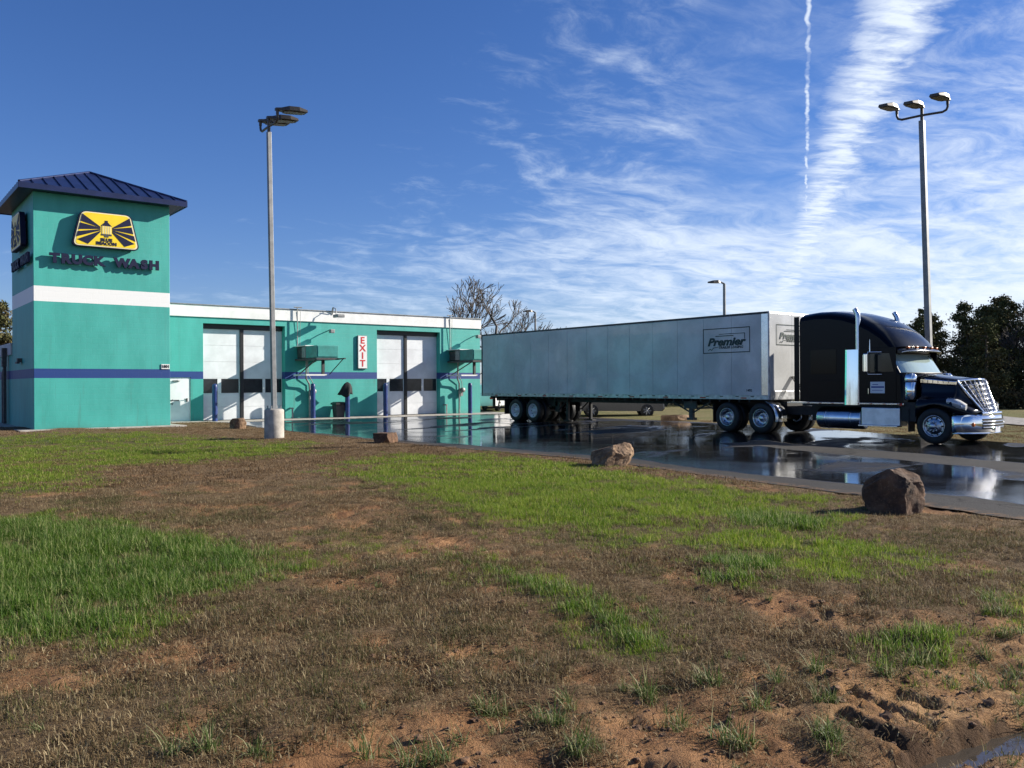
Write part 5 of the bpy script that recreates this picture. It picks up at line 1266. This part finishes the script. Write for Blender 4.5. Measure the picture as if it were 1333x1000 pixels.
# ------------------------------------------------------------------ grass
def blade_material(name, cols, hl, trans=.35, scale=.9, spec=.3):
    m = bpy.data.materials.new(name); m.use_nodes = True
    t = NT(m.node_tree); b = m.node_tree.nodes['Principled BSDF']; outn = m.node_tree.nodes['Material Output']
    g = t.n('ShaderNodeNewGeometry'); pos = g.outputs['Position']; oi = t.n('ShaderNodeObjectInfo').outputs['Random']
    n1 = t.noise(pos, scale, 4, .6)
    col = t.mix(t.mr(n1, .35, .65), cols[0], cols[1]); col = t.mix(t.m('MULTIPLY', g.outputs['Random Per Island'], .75), col, cols[2])
    col = t.mix(t.m('GREATER_THAN', t.m('FRACT', t.m('MULTIPLY', g.outputs['Random Per Island'], 13.7)), .88), col, hl)
    t.put(b.inputs['Base Color'], col); b.inputs['Roughness'].default_value = .6; b.inputs['Specular IOR Level'].default_value = spec
    tr = t.n('ShaderNodeBsdfTranslucent'); t.put(tr.inputs[0], col); mx = t.n('ShaderNodeMixShader'); mx.inputs[0].default_value = trans
    t.t.links.new(b.outputs[0], mx.inputs[1]); t.t.links.new(tr.outputs[0], mx.inputs[2]); t.t.links.new(mx.outputs[0], outn.inputs[0])
    return m
GM = {'green': blade_material('green_blades', ((.125, .215, .014), (.205, .285, .026), (.095, .155, .016)), (.36, .35, .10), .48, .8, .2),
      'lush': blade_material('lush_blades', ((.075, .150, .014), (.115, .200, .022), (.052, .105, .013)), (.34, .36, .14), .46, .9, .3),
      'dead': blade_material('dead_blades', ((.155, .106, .055), (.235, .172, .092), (.095, .062, .032)), (.36, .29, .17), .30, 1.3, .08),
      'olive': blade_material('olive_blades', ((.075, .085, .026), (.120, .120, .045), (.058, .056, .022)), (.25, .21, .11), .35, 1.6, .1),
      'tuft': blade_material('tuft_blades', ((.060, .120, .020), (.095, .160, .030), (.085, .095, .035)), (.34, .33, .17), .40, 2.5),
      'redbrown': blade_material('brown_blades', ((.150, .094, .050), (.215, .145, .078), (.100, .062, .032)), (.30, .22, .13), .30, 1.0, .08)}
def clump(name, nbl, rad, hmin, hmax, wid, lean, m_, seed, seg=3, curl=.8):
    r_ = np.random.default_rng(seed); V, Q = [], []
    for i in range(nbl):
        a = r_.uniform(0, 6.28); rr = rad*math.sqrt(r_.random()); bx_, by_ = rr*math.cos(a), rr*math.sin(a)
        h = r_.uniform(hmin, hmax); az = r_.uniform(0, 6.28) if r_.random() < .5 else a+r_.normal(0, .6); ln = abs(r_.normal(lean, lean*.5)); wv = wid*r_.uniform(.6, 1.2)
        fx = az+math.pi/2+r_.normal(0, .4); wx_, wy_ = math.cos(fx), math.sin(fx); base = len(V); th = ln*.5
        x_, y_, z_ = bx_, by_, -.012
        for k in range(seg+1):
            ww = wv*(1-(k/seg)**1.6)*.5+.0004
            V += [(x_-wx_*ww, y_-wy_*ww, z_), (x_+wx_*ww, y_+wy_*ww, z_)]
            L = h/seg; x_ += math.cos(az)*math.sin(th)*L; y_ += math.sin(az)*math.sin(th)*L; z_ += math.cos(th)*L; th += ln*curl*r_.uniform(.5, 1.3)
        Q += [(base+2*k, base+2*k+1, base+2*k+3, base+2*k+2) for k in range(seg)]
    me = np_mesh(name, np.array(V), np.array(Q), [m_]); return me
def clump_set(name, n, **kw):
    col = bpy.data.collections.new(name)
    for i in range(n):
        o = bpy.data.objects.new(name, clump(name, seed=500+i*7+len(name), **kw)); col.objects.link(o)
    return col
def scatter(name, x, y, scl, col, label):
    z = ground_z(x, y); n = len(x)
    me = bpy.data.meshes.new(name); me.vertices.add(n); me.vertices.foreach_set('co', np.stack([x, y, z], 1).astype(np.float32).ravel())
    a = me.attributes.new('scl', 'FLOAT', 'POINT'); a.data.foreach_set('value', scl.astype(np.float32))
    rot = np.stack([rng.normal(0, .10, n), rng.normal(0, .10, n), rng.uniform(0, 6.283, n)], 1)
    a = me.attributes.new('rot', 'FLOAT_VECTOR', 'POINT'); a.data.foreach_set('vector', rot.astype(np.float32).ravel())
    o = bpy.data.objects.new(name, me); C.objects.link(o); tag(o, label, kind='stuff')
    g = bpy.data.node_groups.new(name+'_scatter', 'GeometryNodeTree')
    g.interface.new_socket('Geometry', in_out='INPUT', socket_type='NodeSocketGeometry'); g.interface.new_socket('Geometry', in_out='OUTPUT', socket_type='NodeSocketGeometry')
    gi = g.nodes.new('NodeGroupInput'); go = g.nodes.new('NodeGroupOutput'); ip = g.nodes.new('GeometryNodeInstanceOnPoints'); ci = g.nodes.new('GeometryNodeCollectionInfo')
    ci.inputs['Collection'].default_value = col; ci.inputs['Separate Children'].default_value = True; ci.inputs['Reset Children'].default_value = True
    ip.inputs['Pick Instance'].default_value = True
    na = g.nodes.new('GeometryNodeInputNamedAttribute'); na.data_type = 'FLOAT'; na.inputs[0].default_value = 'scl'
    nr = g.nodes.new('GeometryNodeInputNamedAttribute'); nr.data_type = 'FLOAT_VECTOR'; nr.inputs[0].default_value = 'rot'
    ri = g.nodes.new('FunctionNodeRandomValue'); ri.data_type = 'INT'; ri.inputs[4].default_value = 0; ri.inputs[5].default_value = len(col.objects)-1
    lk = g.links.new
    lk(gi.outputs[0], ip.inputs['Points']); lk(ci.outputs[0], ip.inputs['Instance']); lk(ri.outputs[2], ip.inputs['Instance Index'])
    lk(nr.outputs[0], ip.inputs['Rotation']); lk(na.outputs[0], ip.inputs['Scale']); lk(ip.outputs[0], go.inputs[0])
    md = o.modifiers.new('scatter', 'NODES'); md.node_group = g
    return o
def sample(rho, r0, r1, ang=46):
    """random lawn points between two distances from the near corner, rho per square metre"""
    area = R(2*ang)/2*(r1*r1-r0*r0); n = int(area*rho)
    rr = np.sqrt(rng.uniform(r0*r0, r1*r1, n)); th = rng.uniform(-R(ang), R(ang), n)
    gx_, gy_ = rr*np.sin(th), rr*np.cos(th)
    x = -12.8+gx_*ca+gy_*sa; y = -38.9-gx_*sa+gy_*ca
    ok = ~((x > TX0-.55) & (x < TX1+.5) & (y > TY0-.5)) & ~((y > -1.3) & (x > -3.5)) & (y < 14)
    x, y = x[ok], y[ok]; g, s, inb, dr = masks(x, y)
    keep_ = (dr < -.03) & (pdist(x, y, WATER) < -.05)
    return x[keep_], y[keep_], g[keep_], s[keep_]
rocks_xy = [(-1.78, -33.06, .36), (-.15, -26.12, .38), (-.25, -16.8, .42), (-.95, -6.9, .3), (-2.0, -12.82, .33)]
def offrocks(x, y):
    k = np.ones(len(x), bool)
    for rx_, ry_, rd in rocks_xy: k &= np.hypot(x-rx_, y-ry_) > rd
    return k
sets = {
 'near_green': clump_set('green_blade', 5, nbl=20, rad=.075, hmin=.035, hmax=.095, wid=.0046, lean=.4, m_=GM['green']),
 'near_lush': clump_set('lush_blade', 5, nbl=26, rad=.085, hmin=.05, hmax=.135, wid=.0050, lean=.45, m_=GM['lush']),
 'near_dead': clump_set('dead_blade', 5, nbl=40, rad=.10, hmin=.020, hmax=.052, wid=.0034, lean=1.15, m_=GM['dead'], curl=.6),
 'near_olive': clump_set('olive_blade', 4, nbl=24, rad=.09, hmin=.025, hmax=.075, wid=.0038, lean=.7, m_=GM['olive'], curl=.7),
 'far_green': clump_set('far_green_blade', 4, nbl=22, rad=.13, hmin=.035, hmax=.09, wid=.010, lean=.4, m_=GM['green']),
 'far_lush': clump_set('far_lush_blade', 4, nbl=22, rad=.13, hmin=.07, hmax=.15, wid=.011, lean=.35, m_=GM['lush']),
 'far_dead': clump_set('far_dead_blade', 4, nbl=26, rad=.16, hmin=.02, hmax=.055, wid=.009, lean=.95, m_=GM['redbrown'], curl=.7),
 'tuft': clump_set('tuft_blade', 6, nbl=34, rad=.06, hmin=.06, hmax=.27, wid=.0065, lean=.75, m_=GM['tuft'], seg=4, curl=.6)}
LUSH = GREEN[1][0]
acc = {k: [[], [], []] for k in sets}
def push(k, x, y, s_): a = acc[k]; a[0].append(x); a[1].append(y); a[2].append(s_)
for zone, r0, r1, rho_d, rho_g in (('near', 2.4, 9, 560, 380), ('near', 9, 15, 300, 300), ('far', 15, 24, 100, 130), ('far', 24, 40, 46, 60)):
    x, y, g, s = sample(rho_d, r0, r1); k = (rng.random(len(x)) < (1-.85*g)*(1-.95*s)*(.30+.70*sm(fbm(x, y, 5, 3, 57), .32, .52))) & offrocks(x, y)
    push(zone+'_dead', x[k], y[k], rng.uniform(.7, 1.25, k.sum())*(.45+1.1*fbm(x[k], y[k], 2.2, 3, 19)))
    x, y, g, s = sample(rho_g, r0, r1); lu = np.maximum(sm(pdist(x, y, LUSH), -.3, .4), np.maximum(sm(pdist(x, y, GREEN[3][0]), -.2, .2), np.maximum(sm(pdist(x, y, GREEN[4][0]), -.2, .2), np.maximum(sm(pdist(x, y, GREEN[7][0]), -.2, .2), sm(pdist(x, y, GREEN[6][0]), -.2, .2)*.6))))
    k = (rng.random(len(x)) < g) & offrocks(x, y); il = rng.random(len(x)) < lu
    a = k & ~il; b_ = k & il
    push(zone+'_green', x[a], y[a], rng.uniform(.65, 1.2, a.sum())*(.55+.45*g[a])); push(zone+'_lush', x[b_], y[b_], rng.uniform(.75, 1.25, b_.sum())*(.6+.45*g[b_]))
# stray tufts: weeds over the bare ground and thinly over the lawn
tf = [(-8.61, -36.28), (-9.03, -36.48), (-9.12, -36.64), (-8.9, -36.12), (-7.6, -36.26), (-7.36, -36.73), (-7.57, -36.7), (-10.06, -35.26), (-10.85, -35.26), (-10.06, -35.59), (-10.68, -35.56), (-10.1, -35.97), (-7.77, -36.57), (-9.44, -36.33), (-9.77, -35.49), (-8.84, -35.71), (-6.14, -36.19), (-5.76, -35.93), (-9.45, -35.96), (-10.36, -35.48), (-11.3, -35.11), (-11.53, -34.87), (-8.55, -35.95), (-8.2, -36.0), (-7.1, -36.5), (-6.7, -36.4), (-6.4, -36.5), (-8.0, -36.3), (-9.3, -35.6), (-8.1, -37.1), (-7.9, -37.0)]
xs, ys, ss = [], [], []
for x0, y0 in tf:
    for k in range(random.randint(2, 5)): xs.append(x0+random.gauss(0, .05)); ys.append(y0+random.gauss(0, .05)); ss.append(random.uniform(.4, .85))
push('tuft', np.array(xs), np.array(ys), np.array(ss))
x, y, g, s = sample(5, 3, 9); k = rng.random(len(x)) < .2+.35*s; push('tuft', x[k], y[k], rng.uniform(.2, .5, k.sum()))
x, y, g, s = sample(150, 2.4, 14); k = (rng.random(len(x)) < sm(fbm(x, y, 1.1, 4, 99), .42, .66)*(1-.8*s)*(1-g)); push('near_olive', x[k], y[k], rng.uniform(.6, 1.15, k.sum()))
x, y, g, s = sample(30, 2.4, 8); k = (rng.random(len(x)) < s); push('near_dead', x[k], y[k], rng.uniform(.5, 1.1, k.sum()))
names = {'near_green': ('grass', 'short bright green grass of the lawn patches'), 'near_lush': ('grass', 'taller deep green grass in the lush patches'), 'near_dead': ('dead_grass', 'matted brown dead grass in front'), 'near_olive': ('dead_grass', 'half green stubble among the dead grass'), 'far_green': ('grass', 'green grass farther up the lawn'), 'far_lush': ('grass', 'deep green grass farther up the lawn'), 'far_dead': ('dead_grass', 'reddish brown dead grass farther up the lawn'), 'tuft': ('grass_tufts', 'loose grass tufts and weeds on the bare soil')}
for k, (xa, ya, sa_) in acc.items():
    xx = np.concatenate(xa) if xa else np.zeros(0)
    if len(xx): scatter(names[k][0], xx, np.concatenate(ya), np.concatenate(sa_), sets[k], names[k][1])
# clods of earth on the bare ground
x, y, g, s = sample(170, 2.6, 8); k = (rng.random(len(x)) < s*.8)
import bmesh
ccol = bpy.data.collections.new('clod')
for i in range(4):
    bm = bmesh.new(); bmesh.ops.create_icosphere(bm, subdivisions=2, radius=.013); rr = random.Random(i)
    for v_ in bm.verts: v_.co *= rr.uniform(.6, 1.25); v_.co.z *= .6
    me = bpy.data.meshes.new('clod'); bm.to_mesh(me); bm.free(); me.materials.append(mat('clod_soil', (.17, .09, .045), .95, var=.3, vscale=20)); o = bpy.data.objects.new('clod', me); ccol.objects.link(o)
scatter('soil_clods', x[k], y[k], rng.gamma(1.6, .35, k.sum())+.15, ccol, 'crumbs and clods of orange soil')
